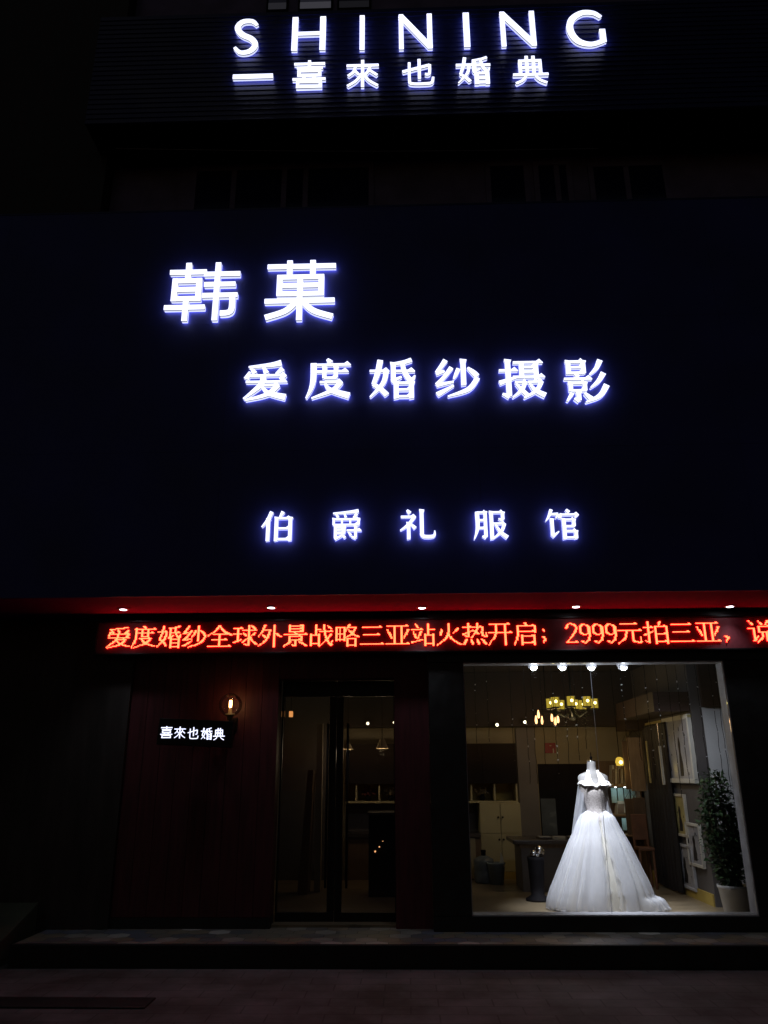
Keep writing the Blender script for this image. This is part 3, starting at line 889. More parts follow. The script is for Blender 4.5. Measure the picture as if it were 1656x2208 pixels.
ROW_TOP = "white lit letters of the English word on the top board"
LAT = {
    'S': [p((92, 17, 9), (70, 5, 14), (30, 6, 16), (11, 24, 17), (33, 44, 18), (72, 58, 18), (89, 76, 17), (68, 94, 16), (30, 97, 13), (5, 82, 9))],
    'H': [v(8, 0, 100, 15), v(92, 0, 100, 15), h(8, 92, 50, 11)],
    'N': [v(5, 0, 100, 12), v(95, 0, 100, 13), p((4, 4, 15), (96, 96, 15))],
    'G': [p((93, 18, 9), (74, 5, 12), (42, 4, 14), (13, 24, 16), (7, 55, 16), (24, 86, 16), (58, 97, 13), (93, 88, 11)), v(93, 54, 91, 14)],
}
for ch, bx, lb in (('S', (505, 557, 42, 114), "first white lit letter S of the English word on the top board"),
                   ('H', (630, 701.5, 36, 107), "white lit letter H between the S and the I on the top board"),
                   ('I', (775.5, 786, 33, 106), "white lit letter I beside the H on the top board"),
                   ('N', (861.5, 930, 30, 104), "white lit letter N between the two letters I on the top board"),
                   ('I', (999.5, 1012.5, 27, 100), "white lit letter I between the two letters N on the top board"),
                   ('N', (1081, 1152.5, 24, 98), "white lit letter N beside the G on the top board"),
                   ('G', (1224, 1304, 24, 97), "last white lit letter G of the English word on the top board")):
    yf = Y_TOP - 0.07
    x0p, x1p, y0p, y1p = bx
    xm_, ym_ = (x0p + x1p) / 2, (y0p + y1p) / 2
    xa, xb = P(x0p, ym_, yf).x, P(x1p, ym_, yf).x
    za, zb_ = P(xm_, y1p, yf).z, P(xm_, y0p, yf).z
    if ch == 'I':
        rb = [([(xa, zb_), (xa, za)], [(xb, zb_), (xb, za)])]
    else:
        rb = ribbons(LAT[ch], xa, xb, za, zb_, 'sans2' if ch != 'H' else 'sans', 12, 16)
    channel_letter("sign_letter", rb, Y_TOP, lb, ROW_TOP)
# long bar before the small characters
yf = Y_TOP - 0.07
rb = [([(P(502, 163, yf).x, P(545, 159.5, yf).z), (P(588, 163, yf).x, P(545, 159.5, yf).z)],
       [(P(502, 163, yf).x, P(545, 168, yf).z), (P(588, 163, yf).x, P(545, 168, yf).z)])]
channel_letter("sign_bar", rb, Y_TOP, "short white lit dash under the S before the small Chinese characters", None)
GR2 = "white lit Chinese characters under the English word"
for ch, bx in (('喜', (634, 699, 130, 188)), ('來', (748, 815.5, 129, 186)), ('也', (868, 935, 127, 183)), ('婚', (986, 1057, 122, 180)), ('典', (1109, 1179, 120, 179))):
    px_letter(ch, bx, Y_TOP, 'sans', 8.5, 9.5, "white lit sans character %s in the small row under the English word" % ch, GR2, 0.95 if ch != '婚' else 0.85)
GR3 = "pair of large white lit characters on the fascia"
px_letter('韩', (362, 511, 566, 690), Y_FASCIA, 'sans', 7.5, 8.0, "large white lit sans character 韩 on the navy fascia", GR3, 0.94, 0.05)
px_letter('菓', (571, 719, 561, 689), Y_FASCIA, 'sans', 7.5, 8.0, "large white lit sans character 菓 on the navy fascia", GR3, 0.94, 0.05)
GR4 = "middle row of white lit characters on the fascia"
for ch, bx in (('爱', (525, 620, 778, 862)), ('度', (661, 756, 774, 859)), ('婚', (796, 896, 774, 859)), ('纱', (938, 1033, 774, 855)), ('摄', (1077, 1175, 774, 858)), ('影', (1217, 1310, 774, 867))):
    px_letter(ch, bx, Y_FASCIA, 'song', 5.0, 12, "white lit serif character %s in the middle row of the fascia" % ch, GR4, 1.05)
GR5 = "lower row of white lit characters on the fascia"
for ch, bx in (('伯', (564, 632, 1103, 1166)), ('爵', (714, 778, 1100, 1163)), ('礼', (863, 938, 1098, 1162)), ('服', (1021, 1094, 1099, 1163)), ('馆', (1178, 1250, 1098, 1162))):
    px_letter(ch, bx, Y_FASCIA, 'song', 5.5, 12, "white lit serif character %s in the small lower row of the fascia" % ch, GR5, 1.0, 0.045)

# ------------------------------------------------------------------ moving-text LED display
Y_LED = Y_WIN - 0.09
zl0, zl1 = P(900, 1407, Y_LED).z, P(900, 1332, Y_LED).z
xl0, xl1 = P(205, 1370, Y_LED).x, X_R - 0.2
led = thing("led_display", "long red moving-text display of Chinese characters above the door and window", "LED sign", (xl0, Y_WIN - 0.004, zl0))
hs = MB()
hs.box(xl0, xl1, Y_LED - 0.004, Y_WIN - 0.004, zl0, zl0 + 0.018)
hs.box(xl0, xl1, Y_LED - 0.004, Y_WIN - 0.004, zl1 - 0.018, zl1)
hs.box(xl0, xl0 + 0.02, Y_LED - 0.004, Y_WIN - 0.004, zl0 + 0.02, zl1 - 0.02)
hs.build("housing", 'black_metal', led, bevel=0.002)
MB().box(xl0 + 0.021, xl1, Y_LED + 0.014, Y_WIN - 0.006, zl0 + 0.019, zl1 - 0.019).build("display_face", 'led_panel', led)
TEXT = "爱度婚纱全球外景战略三亚站火热开启；2999元拍三亚，说"
xt0 = P(231, 1370, Y_LED).x
xt1 = P(1614, 1368, Y_LED).x
zt_b = (P(260, 1395, Y_LED).z + P(1480, 1391, Y_LED).z) / 2
zt_t = (P(260, 1345, Y_LED).z + P(1480, 1344.5, Y_LED).z) / 2
NROW = 24
dz = (zt_t - zt_b) / NROW
cell = (xt1 - xt0) / 25.0
dxp = cell / 25.5


def raster(strokes):
    on = set()
    for st in strokes:
        if st[0] == 'h':
            _, a, b, y, w = st
            r_ = min(23, max(0, int(y * 0.235)))
            c0, c1 = int(a * 0.235), int(b * 0.235)
            for c in range(c0, c1 + 1):
                on.add((c, r_))
            if c1 - c0 > 8 and r_ > 0:
                on.add((c1 - 1, r_ - 1))
                on.add((c1 - 2, r_ - 1))
        elif st[0] == 'v':
            _, x, a, b, w = st
            c = int(x * 0.235)
            for r_ in range(max(0, int(a * 0.235)), min(23, int(b * 0.235)) + 1):
                on.add((c, r_))
                if not (w and w < 5):
                    on.add((c + 1, r_))
        else:
            pts = smooth_pts(list(st[1]), 14)
            if len(st[1]) == 2:
                a, b = st[1]
                pts = [tuple(a[i] + (b[i] - a[i]) * t / 24 for i in range(3)) for t in range(25)]
            for (a, b, w) in pts:
                c, r_ = int(a * 0.235), int(b * 0.235)
                on.add((max(0, c), min(23, max(0, r_))))
                if w > 6.5:
                    on.add((max(0, c) + 1, min(23, max(0, r_))))
    return on


core, shell = MB(), MB()
cur = 0.0
for ch in TEXT:
    half = ch.isdigit()
    for (c, r_) in sorted(raster(G[ch])):
        x = xt0 + cur * cell + (c + 0.5) * dxp
        zc = zt_t - (r_ + 0.5) * dz
        a_, b_ = dxp * 0.44, dz * 0.44
        y0_, y1_ = Y_LED + 0.002, Y_LED + 0.0135
        vs = [(x - a_, y0_, zc - b_), (x + a_, y0_, zc - b_), (x + a_, y0_, zc + b_), (x - a_, y0_, zc + b_),
              (x - a_, y1_, zc - b_), (x + a_, y1_, zc - b_), (x + a_, y1_, zc + b_), (x - a_, y1_, zc + b_)]
        shell.add(vs, [(0, 4, 5, 1), (1, 5, 6, 2), (2, 6, 7, 3), (3, 7, 4, 0)])
        a_, b_ = dxp * 0.34, dz * 0.34
        core.add([(x - a_, y0_ , zc - b_), (x + a_, y0_ , zc - b_), (x + a_, y0_ , zc + b_), (x - a_, y0_ , zc + b_)], [(0, 1, 2, 3)])
    cur += 0.5 if half else 1.0
lt = core.build("lit_text", 'led_front', led)
shell.build("diode_sides", 'led_red', lt)

# ------------------------------------------------------------------ recessed lamps under the soffit
all_dl = []
for i, (px, py) in enumerate(((266, 1315), (585, 1311), (910, 1311.5), (1242, 1309), (1574, 1308.5))):
    c = PZ(px, py, Z_SOFFIT - 0.012)
    if i == 0:
        dl = thing("downlight", "x", "ceiling lamp", c, "round recessed lamps under the soffit")
        MB().lathe([(0.035, 0.0), (0.058, 0.002), (0.06, 0.0115), (0.03, 0.0115)], c, 24, caps=False).build("trim_ring", 'frame_grey', dl, smooth=True)
        MB().lathe([(0.001, 0.0), (0.040, 0.001), (0.040, 0.008)], c, 24).build("lamp_disc", 'lamp_white', dl)
    else:
        dl_ = dup(dl, c)
    o = dl if i == 0 else dl_
    all_dl.append((o, c))
    o["label"] = ("small white recessed lamp above the first character of the red display", "small white recessed lamp above the seventh red character, over the entrance wall",
                  "small white recessed lamp above the middle of the red display and the pier", "small white recessed lamp above the digits of the red display",
                  "small white recessed lamp above the comma of the red display")[i]

for o, c in all_dl:
    spot_light("downlight_beam", c + Vector((0, 0, -0.02)), c + Vector((0, -0.2, -3)), 9.5, (0.80, 0.90, 1.0), 92, 0.9, o)

# ------------------------------------------------------------------ globe lamp and small lightbox by the door
gc = P(497, 1520, Y_WALL - 0.2)
gl = thing("wall_lamp", "clear glass globe wall lamp with a glowing filament above the small lightbox", "wall lamp", (gc.x, Y_WALL - 0.012, gc.z))
rg = 0.118
MB().ball((gc.x, gc.y, gc.z), rg, 16).build("glass_globe", 'globe', gl, smooth=True)
MB().lathe([(0.028, -rg - 0.03), (0.03, -rg + 0.006), (0.05, -rg + 0.012), (0.05, -rg + 0.03), (0.02, -rg + 0.034), (0.016, -0.035)], (gc.x, gc.y, gc.z), 18).build("lamp_holder", 'gold', gl, smooth=True)
bf = MB()
for dxx in (-0.006, 0.007):
    bf.tube([(gc.x + dxx, gc.y, gc.z - 0.022), (gc.x + dxx * 1.3, gc.y, gc.z + 0.01), (gc.x + dxx, gc.y, gc.z + 0.045)], 0.0055, 6)
bf.build("filament", 'filament', gl)
MB().tube([(gc.x, gc.y, gc.z - rg - 0.028), (gc.x, gc.y, gc.z - rg - 0.06), (gc.x, Y_WALL - 0.03, gc.z - rg - 0.06)], 0.010).build("arm", 'black_metal', gl, smooth=True)
MB().box(gc.x - 0.04, gc.x + 0.04, Y_WALL - 0.03, Y_WALL - 0.004, gc.z - rg - 0.12, gc.z - rg).build("wall_plate", 'black_metal', gl)
point_light("filament_glow", (gc.x, gc.y - 0.02, gc.z + 0.075), 0.11, (1.0, 0.36, 0.12), 0.02, gl)

yb_ = Y_WALL - 0.30
c0, c1 = P(340, 1578, yb_), P(500, 1582, yb_)
bxw, bxh = (c1.x - c0.x), 0.255
lb = thing("lightbox_sign", "small black lightbox sign with five white lit characters hung beside the door", "lightbox sign", (c0.x, Y_WALL - 0.01, c0.z))
tilt = -R(2.6)
m_t = Matrix.Rotation(-tilt, 3, 'Y')
pc = (c0 + c1) / 2


def tl(mb):
    mb.v = [tuple(m_t @ (Vector(q) - pc) + pc) for q in mb.v]
    return mb


x0_, x1_ = c0.x, c1.x
tl(MB().box(x0_, x1_, yb_, yb_ + 0.09, pc.z - bxh / 2, pc.z + bxh / 2)).build("box", 'black_metal', lb, bevel=0.006)
MB().box(pc.x - 0.02, pc.x + 0.02, yb_ + 0.092, Y_WALL - 0.005, pc.z - 0.02, pc.z + 0.02).build("bracket", 'black_metal', lb)
for ch, bx in (('喜', (347, 371, 1566, 1591.5)), ('來', (376, 400, 1567, 1592)), ('也', (405, 428, 1568, 1594)), ('婚', (434, 457.5, 1569, 1595)), ('典', (460.5, 484, 1570, 1596))):
    xm_, ym_ = (bx[0] + bx[1]) / 2, (bx[2] + bx[3]) / 2
    rb = ribbons(G[ch], P(bx[0], ym_, yb_).x, P(bx[1], ym_, yb_).x, P(xm_, bx[3], yb_).z, P(xm_, bx[2], yb_).z, 'sans', 8, 9, 0.85)
    mb = MB()
    for i, (L, Rr) in enumerate(rb):
        add_ribbon(mb, L, Rr, yb_ - 0.006 + 0.0003 * i, yb_ - 0.001, back=False)
    mb.build("lit_character", 'face_lit', lb)

# overhead cable in front of the upper windows
pts = []
for i in range(25):
    t_ = i / 24
    px = 250 + (1290 - 250) * t_
    pts.append(P(px, 320 + 6 * math.sin(math.pi * t_), 8.0))
cb = MB().tube(pts, 0.004, 6).build("overhead_cable", 'alu')
tag(cb, "thin sagging cable strung across the dark upper windows", "cable")

# ------------------------------------------------------------------ display lamps over the window
YL = 8.43
for i, px in enumerate((1150, 1212, 1275, 1343)):
    c = P(px, 1436, YL)
    sp = thing("display_lamp", ("bright white track lamp above the left part of the window", "bright white track lamp second along above the window",
               "bright white track lamp right above the wedding dress", "bright white track lamp at the end of the row nearest the plant")[i], "spotlight", (c.x, c.y, Z_CEIL), "white track lamps above the display window")
    aim = Vector((P(1295, 1800, 9.15).x, 8.95, 0.5))
    if i == 3:
        aim = Vector((P(1545, 1800, 9.2).x, 9.25, 1.1))
    d = (aim - c).normalized()
    MB().tube([c - d * 0.10, c - d * 0.085, c + d * 0.01], [0.03, 0.05, 0.056], 18).build("lamp_head", 'frame_grey', sp, smooth=True)
    MB().ball(c + d * 0.012, 0.037, 12).build("lens", 'spot_white', sp, smooth=True)
    MB().tube([(c.x, c.y, Z_CEIL - 0.002), c - d * 0.07], 0.009).build("stem", 'black_metal', sp)
    spot_light("display_beam", c + d * 0.06, aim + Vector(((i - 1.5) * 0.06, 0, 0)), 165 if i < 3 else 42, (0.90, 0.92, 1.0), 56 if i < 3 else 80, 0.9, sp)

for i, px in enumerate((1150, 1212, 1275, 1343)):
    c = P(px, 1440, YL)
    point_light('display_spill', c + Vector((0, -0.05, -0.07)), 1.6, (0.84, 0.89, 1.0), 0.04, [o for o in scene.objects if o.name.startswith('display_lamp') and o.type == 'EMPTY'][i])

# ------------------------------------------------------------------ mannequin and wedding dress
YD = 9.15
zf = Z_FLOOR


def dz_(px, py): return P(px, py, YD)


mc = dz_(1278, 1700)
mq = thing("mannequin", "headless white shop mannequin wearing the wedding dress", "mannequin", (mc.x, YD, zf))
sc_ = (P(1300, 1700, YD).x - P(1200, 1700, YD).x) / 100   # metres per pixel there
rows = [  # py, xc, half width px, depth ratio, smooth body sections
    (1642, 1275, 9, 1.0), (1650, 1275, 9.3, 1.0), (1660, 1275.5, 10, 1.0), (1664, 1276, 13, .9), (1667, 1276.5, 20, .62), (1670, 1277, 28, .48), (1674, 1278, 32, .42), (1681, 1279, 33, .44),
    (1688, 1279.5, 31, .52), (1697, 1280, 28.5, .68), (1708, 1280.5, 26.5, .78), (1722, 1281, 22.5, .76), (1740, 1284, 18.2, .78), (1752, 1285, 17.8, .8), (1764, 1283.5, 21.5, .8), (1780, 1284, 27, .78), (1800, 1284, 27, .78), (1830, 1284, 22, .8)]


def loft(rows, n=32, grow=0.0):
    mb = MB()
    vs, fs = [], []
    for (py, xc, hw, dr) in rows:
        c = dz_(xc, py)
        for k in range(n):
            t = 2 * math.pi * k / n
            vs.append((c.x + (hw * sc_ + grow) * math.cos(t), YD + (hw * sc_ * dr + grow) * math.sin(t), c.z))
    for i in range(len(rows) - 1):
        for k in range(n):
            fs.append((i * n + k, (i + 1) * n + k, (i + 1) * n + (k + 1) % n, i * n + (k + 1) % n))
    fs.append(tuple(range(n)))
    fs.append(tuple((len(rows) - 1) * n + k for k in range(n))[::-1])
    return mb.add(vs, fs)


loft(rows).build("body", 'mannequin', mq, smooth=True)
nt_ = dz_(1275, 1642)
MB().lathe([(0.047, 0.0), (0.05, 0.006), (0.047, 0.012), (0.012, 0.016)], nt_, 20).build("neck_cap", 'chrome', mq, smooth=True)
MB().lathe([(0.008, 0.014), (0.012, 0.03), (0.018, 0.04), (0.012, 0.05), (0.006, 0.06), (0.004, 0.095), (0.001, 0.1)], nt_, 14).build("finial", 'dark', mq, smooth=True)
MB().tube([(mc.x + 0.03, YD, zf + 0.02), (mc.x + 0.03, YD, dz_(1284, 1828).z)], 0.02).lathe([(0.2, 0.0), (0.2, 0.012), (0.03, 0.03)], (mc.x + 0.03, YD, zf + 0.001), 24).build("stand", 'chrome', mq, smooth=True)

wd = thing("wedding_dress", "white strapless wedding dress with a full tulle skirt and train in the lit window", "dress", (mc.x, YD, zf))
# bodice: follows the body, sweetheart top, pointed basque waist
bod_rows = [(1692, 1280, 30.5, .68), (1698, 1280, 30, .74), (1708, 1280.5, 28, .82), (1722, 1281, 23.8, .80), (1740, 1284, 19.4, .82), (1750, 1285, 18.8, .84), (1757, 1285.5, 19.8, .98), (1762, 1286, 20.5, 1.14)]
bb = loft(bod_rows, 40, 0.004)
n = 40
vs = []
for i, q in enumerate(bb.v):
    r_, k = divmod(i, n)
    t = 2 * math.pi * k / n
    q = list(q)
    front = max(0, -math.sin(t))
    if r_ == 0:
        q[2] += 0.028 * front * (abs(math.cos(t) * 1.9) % 1.0) + 0.0
        q[2] -= 0.035 * math.exp(-(math.cos(t) / 0.16) ** 2) * front
    if r_ == len(bod_rows) - 1:
        q[2] -= 0.045 * math.exp(-(math.cos(t) / 0.34) ** 2) * front
        q[1] += 0.004 * math.exp(-(math.cos(t) / 0.32) ** 2) * front
        q[2] += 0.05 * (1 - front)
    vs.append(tuple(q))
bb.v = vs
bb.f = bb.f[:-2]
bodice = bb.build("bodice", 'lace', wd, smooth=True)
# beaded ruched neckline
nk = MB()
pr = []
for i in range(41):
    t = math.pi + math.pi * i / 40
    c = math.cos(t)
    zz = dz_(1280, 1691).z + 0.022 * abs(math.sin(2 * t)) - 0.025 * math.exp(-(c / 0.2) ** 2)
    pr.append((mc.x + 0.012 + 31.5 * sc_ * c, YD + 31.5 * sc_ * 0.72 * math.sin(t) - 0.004, zz))
nk.tube(pr, [0.014 + 0.006 * math.sin(i * 2.1) ** 2 for i in range(41)], 8)
nk.build("neckline", 'satin', wd, smooth=True)
bead_mb = MB()
for i in range(46):
    q = pr[rng.randrange(41)]
    bead_mb.ball((q[0] + rng.uniform(-.012, .012), q[1] - 0.014, q[2] + rng.uniform(-.012, .012)), 0.0045, 4)
for i in range(60):
    u = rng.uniform(-1, 1)
    bead_mb.ball((mc.x + 0.02 + u * 20 * sc_, YD - 20 * sc_ * 0.85 * math.sqrt(1 - u * u * 0.9) - 0.012, dz_(1283, 1757 + 20 * (1 - abs(u))).z), 0.004, 4)
bead_mb.build("beading", 'bead', bodice)
# halter panels from the neck to the bust
for sgn in (-1, 1):
    hp = MB()
    q0, q1, q2 = dz_(1275 + sgn * 10, 1660), dz_(1277 + sgn * 13.5, 1676), dz_(1280 + sgn * 15.5, 1693)
    L_, R_ = [], []
    for (q, w, yo) in ((q0, 0.014, -0.052), (q1, 0.03, -0.105), (q2, 0.05, -0.135)):
        L_.append((q.x - w, YD + yo, q.z))
        R_.append((q.x + w, YD + yo - 0.004, q.z))
    vs = L_ + R_ + [(a, b + 0.004, c) for a, b, c in L_ + R_]
    hp.add(vs, [(0, 3, 4, 1), (1, 4, 5, 2), (6, 7, 10, 9), (7, 8, 11, 10), (0, 1, 7, 6), (1, 2, 8, 7), (3, 9, 10, 4), (4, 10, 11, 5)])
    hp.build("halter_panel", 'satin', wd, smooth=True)

# skirt outline: py, left px, right px
SK = [(1746, 1268, 1303), (1752, 1256, 1315), (1759, 1248, 1325), (1779, 1238, 1337), (1799, 1230, 1349), (1819, 1221, 1361), (1859, 1206, 1381), (1899, 1191, 1401), (1919, 1183, 1409), (1939, 1177, 1414), (1955, 1175, 1419), (1964, 1178, 1422)]


def skirt(grow, amp, nfold, seed, yr=0.62, n=260, train=True, gap=0.0):
    rr = random.Random(seed)
    ph = [rr.uniform(0, 6.28) for _ in range(6)]
    fr = [nfold, nfold * 1.7 + 1, nfold * 2.9 + 2, 3, 5]
    mb = MB()
    vs, fs = [], []
    zs = []
    m_ = 46
    z_top, z_bot = dz_(1283, 1746).z, zf + 0.004
    tab = [(dz_(1283, py).z, dz_(l, py).x, dz_(r, py).x) for py, l, r in SK]
    tab[-1] = (z_bot, tab[-1][1], tab[-1][2])
    for i in range(m_ + 1):
        u = i / m_
        z = z_top + (z_bot - z_top) * u ** 0.8
        for a, b in zip(tab, tab[1:]):
            if a[0] >= z >= b[0] - 1e-6:
                k = (a[0] - z) / (a[0] - b[0])
                l, r = a[1] + (b[1] - a[1]) * k, a[2] + (b[2] - a[2]) * k
                break
        w = min(1, (z_top - z) / (z_top - z_bot))
        cx, hw = (l + r) / 2, (r - l) / 2 + grow * min(1, w * 5)
        for k in range(n):
            t = 2 * math.pi * k / n
            fold = math.sin(fr[0] * t + ph[0]) * .5 + math.sin(fr[1] * t + ph[1] + w) * .3 + math.sin(fr[2] * t + ph[2]) * .2
            fold = math.copysign(abs(fold) ** 0.8, fold)
            a_ = amp * (0.15 + w) * fold
            e = 1 + a_ / max(hw, .1) * (0.35 if abs(math.cos(t)) > .93 else 1)
            ry = yr * hw * (1.0 if math.sin(t) < 0 else 1.15)
            x = cx + hw * e * math.cos(t)
            y = YD + ry * e * math.sin(t)
            zz = z
            if i == m_:
                zz += 0.02 * (1 + math.sin(9 * t + ph[3])) * rr.uniform(.3, 1)
            if train and w > .86 and math.cos(t) > 0.2 and math.sin(t) > -0.75:
                q = ((w - .86) / .14) ** 0.7
                x += 0.13 * q * math.cos(t) ** 1.5
                zz += 0.055 * q * math.cos(t) * math.sin(min(1, (w - .86) / .14) * math.pi) + 0.0
            vs.append((x, y, zz))
    for i in range(m_):
        for k in range(n):
            if gap:
                t = 2 * math.pi * (k + .5) / n
                w = i / m_
                cen = 1.5 * math.pi + 0.02 + 0.16 * w
                if abs(t - cen) < gap * (0.5 + 0.9 * w) + 0.02 * math.sin(i * .7):
                    continue
            fs.append((i * n + k, (i + 1) * n + k, (i + 1) * n + (k + 1) % n, i * n + (k + 1) % n))
    return mb.add(vs, fs)


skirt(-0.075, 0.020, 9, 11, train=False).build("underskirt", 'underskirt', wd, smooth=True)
skirt(-0.05, 0.040, 13, 5, gap=0.06).build("tulle_layer", 'tulle', wd, smooth=True)
skirt(-0.03, 0.045, 7, 23, gap=0.10).build("tulle_layer", 'tulle', wd, smooth=True)
skirt(-0.014, 0.036, 10, 31, gap=0.13).build("tulle_layer", 'tulle_thin', wd, smooth=True)
# sheer sleeves trailing from the arms to the skirt
for pts_a, pts_b in ((((1249, 1688), (1247, 1705), (1243, 1735), (1239, 1765), (1235, 1795)), ((1256, 1690), (1263, 1712), (1266, 1740), (1264, 1760), (1256, 1790))),
                     (((1310, 1686), (1312, 1705), (1318, 1735), (1326, 1765), (1337, 1795)), ((1303, 1690), (1300, 1712), (1299, 1740), (1303, 1760), (1316, 1790)))):
    mb = MB()
    vs, fs = [], []
    na = len(pts_a)
    A = smooth_pts([(a[0], a[1], 0) for a in pts_a], 5)
    B = smooth_pts([(a[0], a[1], 0) for a in pts_b], 5)
    ncol = 13
    for i in range(len(A)):
        for k in range(ncol):
            u = k / (ncol - 1)
            px, py = A[i][0] + (B[i][0] - A[i][0]) * u, A[i][1] + (B[i][1] - A[i][1]) * u
            q = P(px, py, YD)
            vs.append((q.x, YD + 0.05 - 0.10 * math.sin(u * math.pi) + 0.012 * math.sin(u * 19 + i * .15), q.z))
    for i in range(len(A) - 1):
        for k in range(ncol - 1):
            fs.append((i * ncol + k, (i + 1) * ncol + k, (i + 1) * ncol + k + 1, i * ncol + k + 1))
    mb.add(vs, fs).build("sheer_sleeve", 'tulle_thin', wd, smooth=True)
for px0, px1 in ((1248, 1258), (1302, 1312)):
    a, b = dz_(px0, 1688), dz_(px1, 1694)
    MB().tube([(a.x, YD - 0.02, a.z), ((a.x + b.x) / 2, YD - 0.07, (a.z + b.z) / 2 + 0.01), (b.x, YD - 0.1, b.z)], [0.014, 0.02, 0.014], 8).build("strap", 'satin', wd, smooth=True)

# ------------------------------------------------------------------ potted plant by the window
pc_ = P(1586, 1940, 8.62)
pl = thing("potted_plant", "bushy green potted plant in a white pot beside the window edge", "plant", (pc_.x, 8.62, zf))
pot_top = P(1586, 1908, 8.62).z
hp_ = pot_top - zf
MB().lathe([(0.10, 0.0), (0.115, 0.02), (0.15, hp_ - 0.03), (0.158, hp_ - 0.025), (0.158, hp_), (0.145, hp_), (0.14, hp_ - 0.04), (0.001, hp_ - 0.04)], (pc_.x, 8.62, zf + 0.001), 32).build("pot", 'pot', pl, smooth=True)
MB().lathe([(0.135, 0.0), (0.001, 0.012)], (pc_.x, 8.62, pot_top - 0.035), 20).build("soil", 'soil', pl)
stm, lf_ = MB(), MB()
ztop = P(1555, 1662, 8.62).z
rr = random.Random(21)
for s_i in range(40):
    a0 = rr.uniform(0, 6.28)
    hgt = (ztop - pot_top) * (rr.uniform(0.45, 1.0) if s_i > 3 else 1.0)
    sp_ = 0.24 * rr.uniform(0.3, 1.0) * (1.25 - 0.75 * hgt / (ztop - pot_top))
    pts = []
    for k in range(9):
        u = k / 8
        lean = -0.07 * u
        pts.append(Vector((pc_.x + math.cos(a0) * (0.03 + sp_ * math.sin(u * 2.2)) + lean, 8.62 + math.sin(a0) * (0.03 + sp_ * 0.8 * math.sin(u * 2.2)), pot_top - 0.03 + hgt * u)))
    stm.tube(pts, [0.006 * (1 - 0.7 * k / 8) for k in range(9)], 5)
    nl = int(74 * hgt / (ztop - pot_top)) + 10
    for q in range(nl):
        u = rr.uniform(0.06, 1.0)
        i0 = min(7, int(u * 8))
        b = pts[i0].lerp(pts[i0 + 1], u * 8 - i0)
        d = Vector((rr.gauss(0, 1), rr.gauss(0, 1), rr.gauss(0.1, 0.6))).normalized()
        L = rr.uniform(0.035, 0.085)
        b = b + d * rr.uniform(0, 0.07)
        side = d.cross(Vector((rr.gauss(0, .4), rr.gauss(0, .4), 1))).normalized() * L * rr.uniform(0.2, 0.34)
        nrm = side.cross(d).normalized()
        m1 = b + d * L * 0.5 + nrm * L * 0.08
        tip = b + d * L - nrm * L * 0.12
        lf_.add([b, m1 - side + nrm * L * .06, tip, m1 + side + nrm * L * .06, m1], [(0, 4, 1), (1, 4, 2), (2, 4, 3), (3, 4, 0)])
stm.build("stems", 'stem', pl, smooth=True)
lf_.build("foliage", 'leaf', pl)

# ------------------------------------------------------------------ string-light strands near the glass
YS = 8.33
strands = [(1022, 1640), (1048, 1600), (1098, 1640), (1128, 1690), (1143, 1690), (1163, 1650), (1188, 1668), (1212, 1680), (1234, 1640), (1251, 1615), (1336, 1640), (1362, 1640), (1388, 1680), (1412, 1650), (1436, 1720), (1456, 1690), (1476, 1700), (1498, 1790), (1528, 1690), (1540, 1700)]
rs = random.Random(5)
for i, (px, pb) in enumerate(strands):
    top = P(px, 1440, YS + rs.uniform(-.04, .03))
    bot = P(px + 4, pb, top.y)
    st_label = "thin unlit string-light strand hanging behind the display window glass"
    st = thing("string_light", st_label, "string light", (top.x, top.y, Z_CEIL), "unlit string-light strands behind the window")
    pts = [Vector((top.x, top.y, Z_CEIL - 0.01)), Vector((top.x, top.y, top.z))]
    nseg = 16
    for k in range(1, nseg + 1):
        u = k / nseg
        pts.append(Vector((top.x + rs.uniform(-.006, .006), top.y + rs.uniform(-.006, .006), top.z + (bot.z - top.z) * u)))
    MB().tube(pts, 0.0028, 5).build("wire", 'wire', st)
    bd = MB()
    for q in range(rs.randrange(4, 10)):
        b = pts[rs.randrange(3, len(pts))]
        ang, sz = rs.uniform(0, 3.1), 0.003 + 0.011 * rs.random() ** 2.2
        bd.add([b + Vector((sz * math.cos(ang), -0.004, sz * math.sin(ang))), b + Vector((-sz * .6 * math.sin(ang), -0.006, sz * .6 * math.cos(ang))),
                b + Vector((-sz * math.cos(ang), -0.004, -sz * math.sin(ang))), b + Vector((sz * .6 * math.sin(ang), -0.001, -sz * .6 * math.cos(ang))), b + Vector((0, -0.010, 0))],
               [(0, 1, 4), (1, 2, 4), (2, 3, 4), (3, 0, 4), (0, 3, 2, 1)])
    bd.build("beads", 'bead_clear', st)

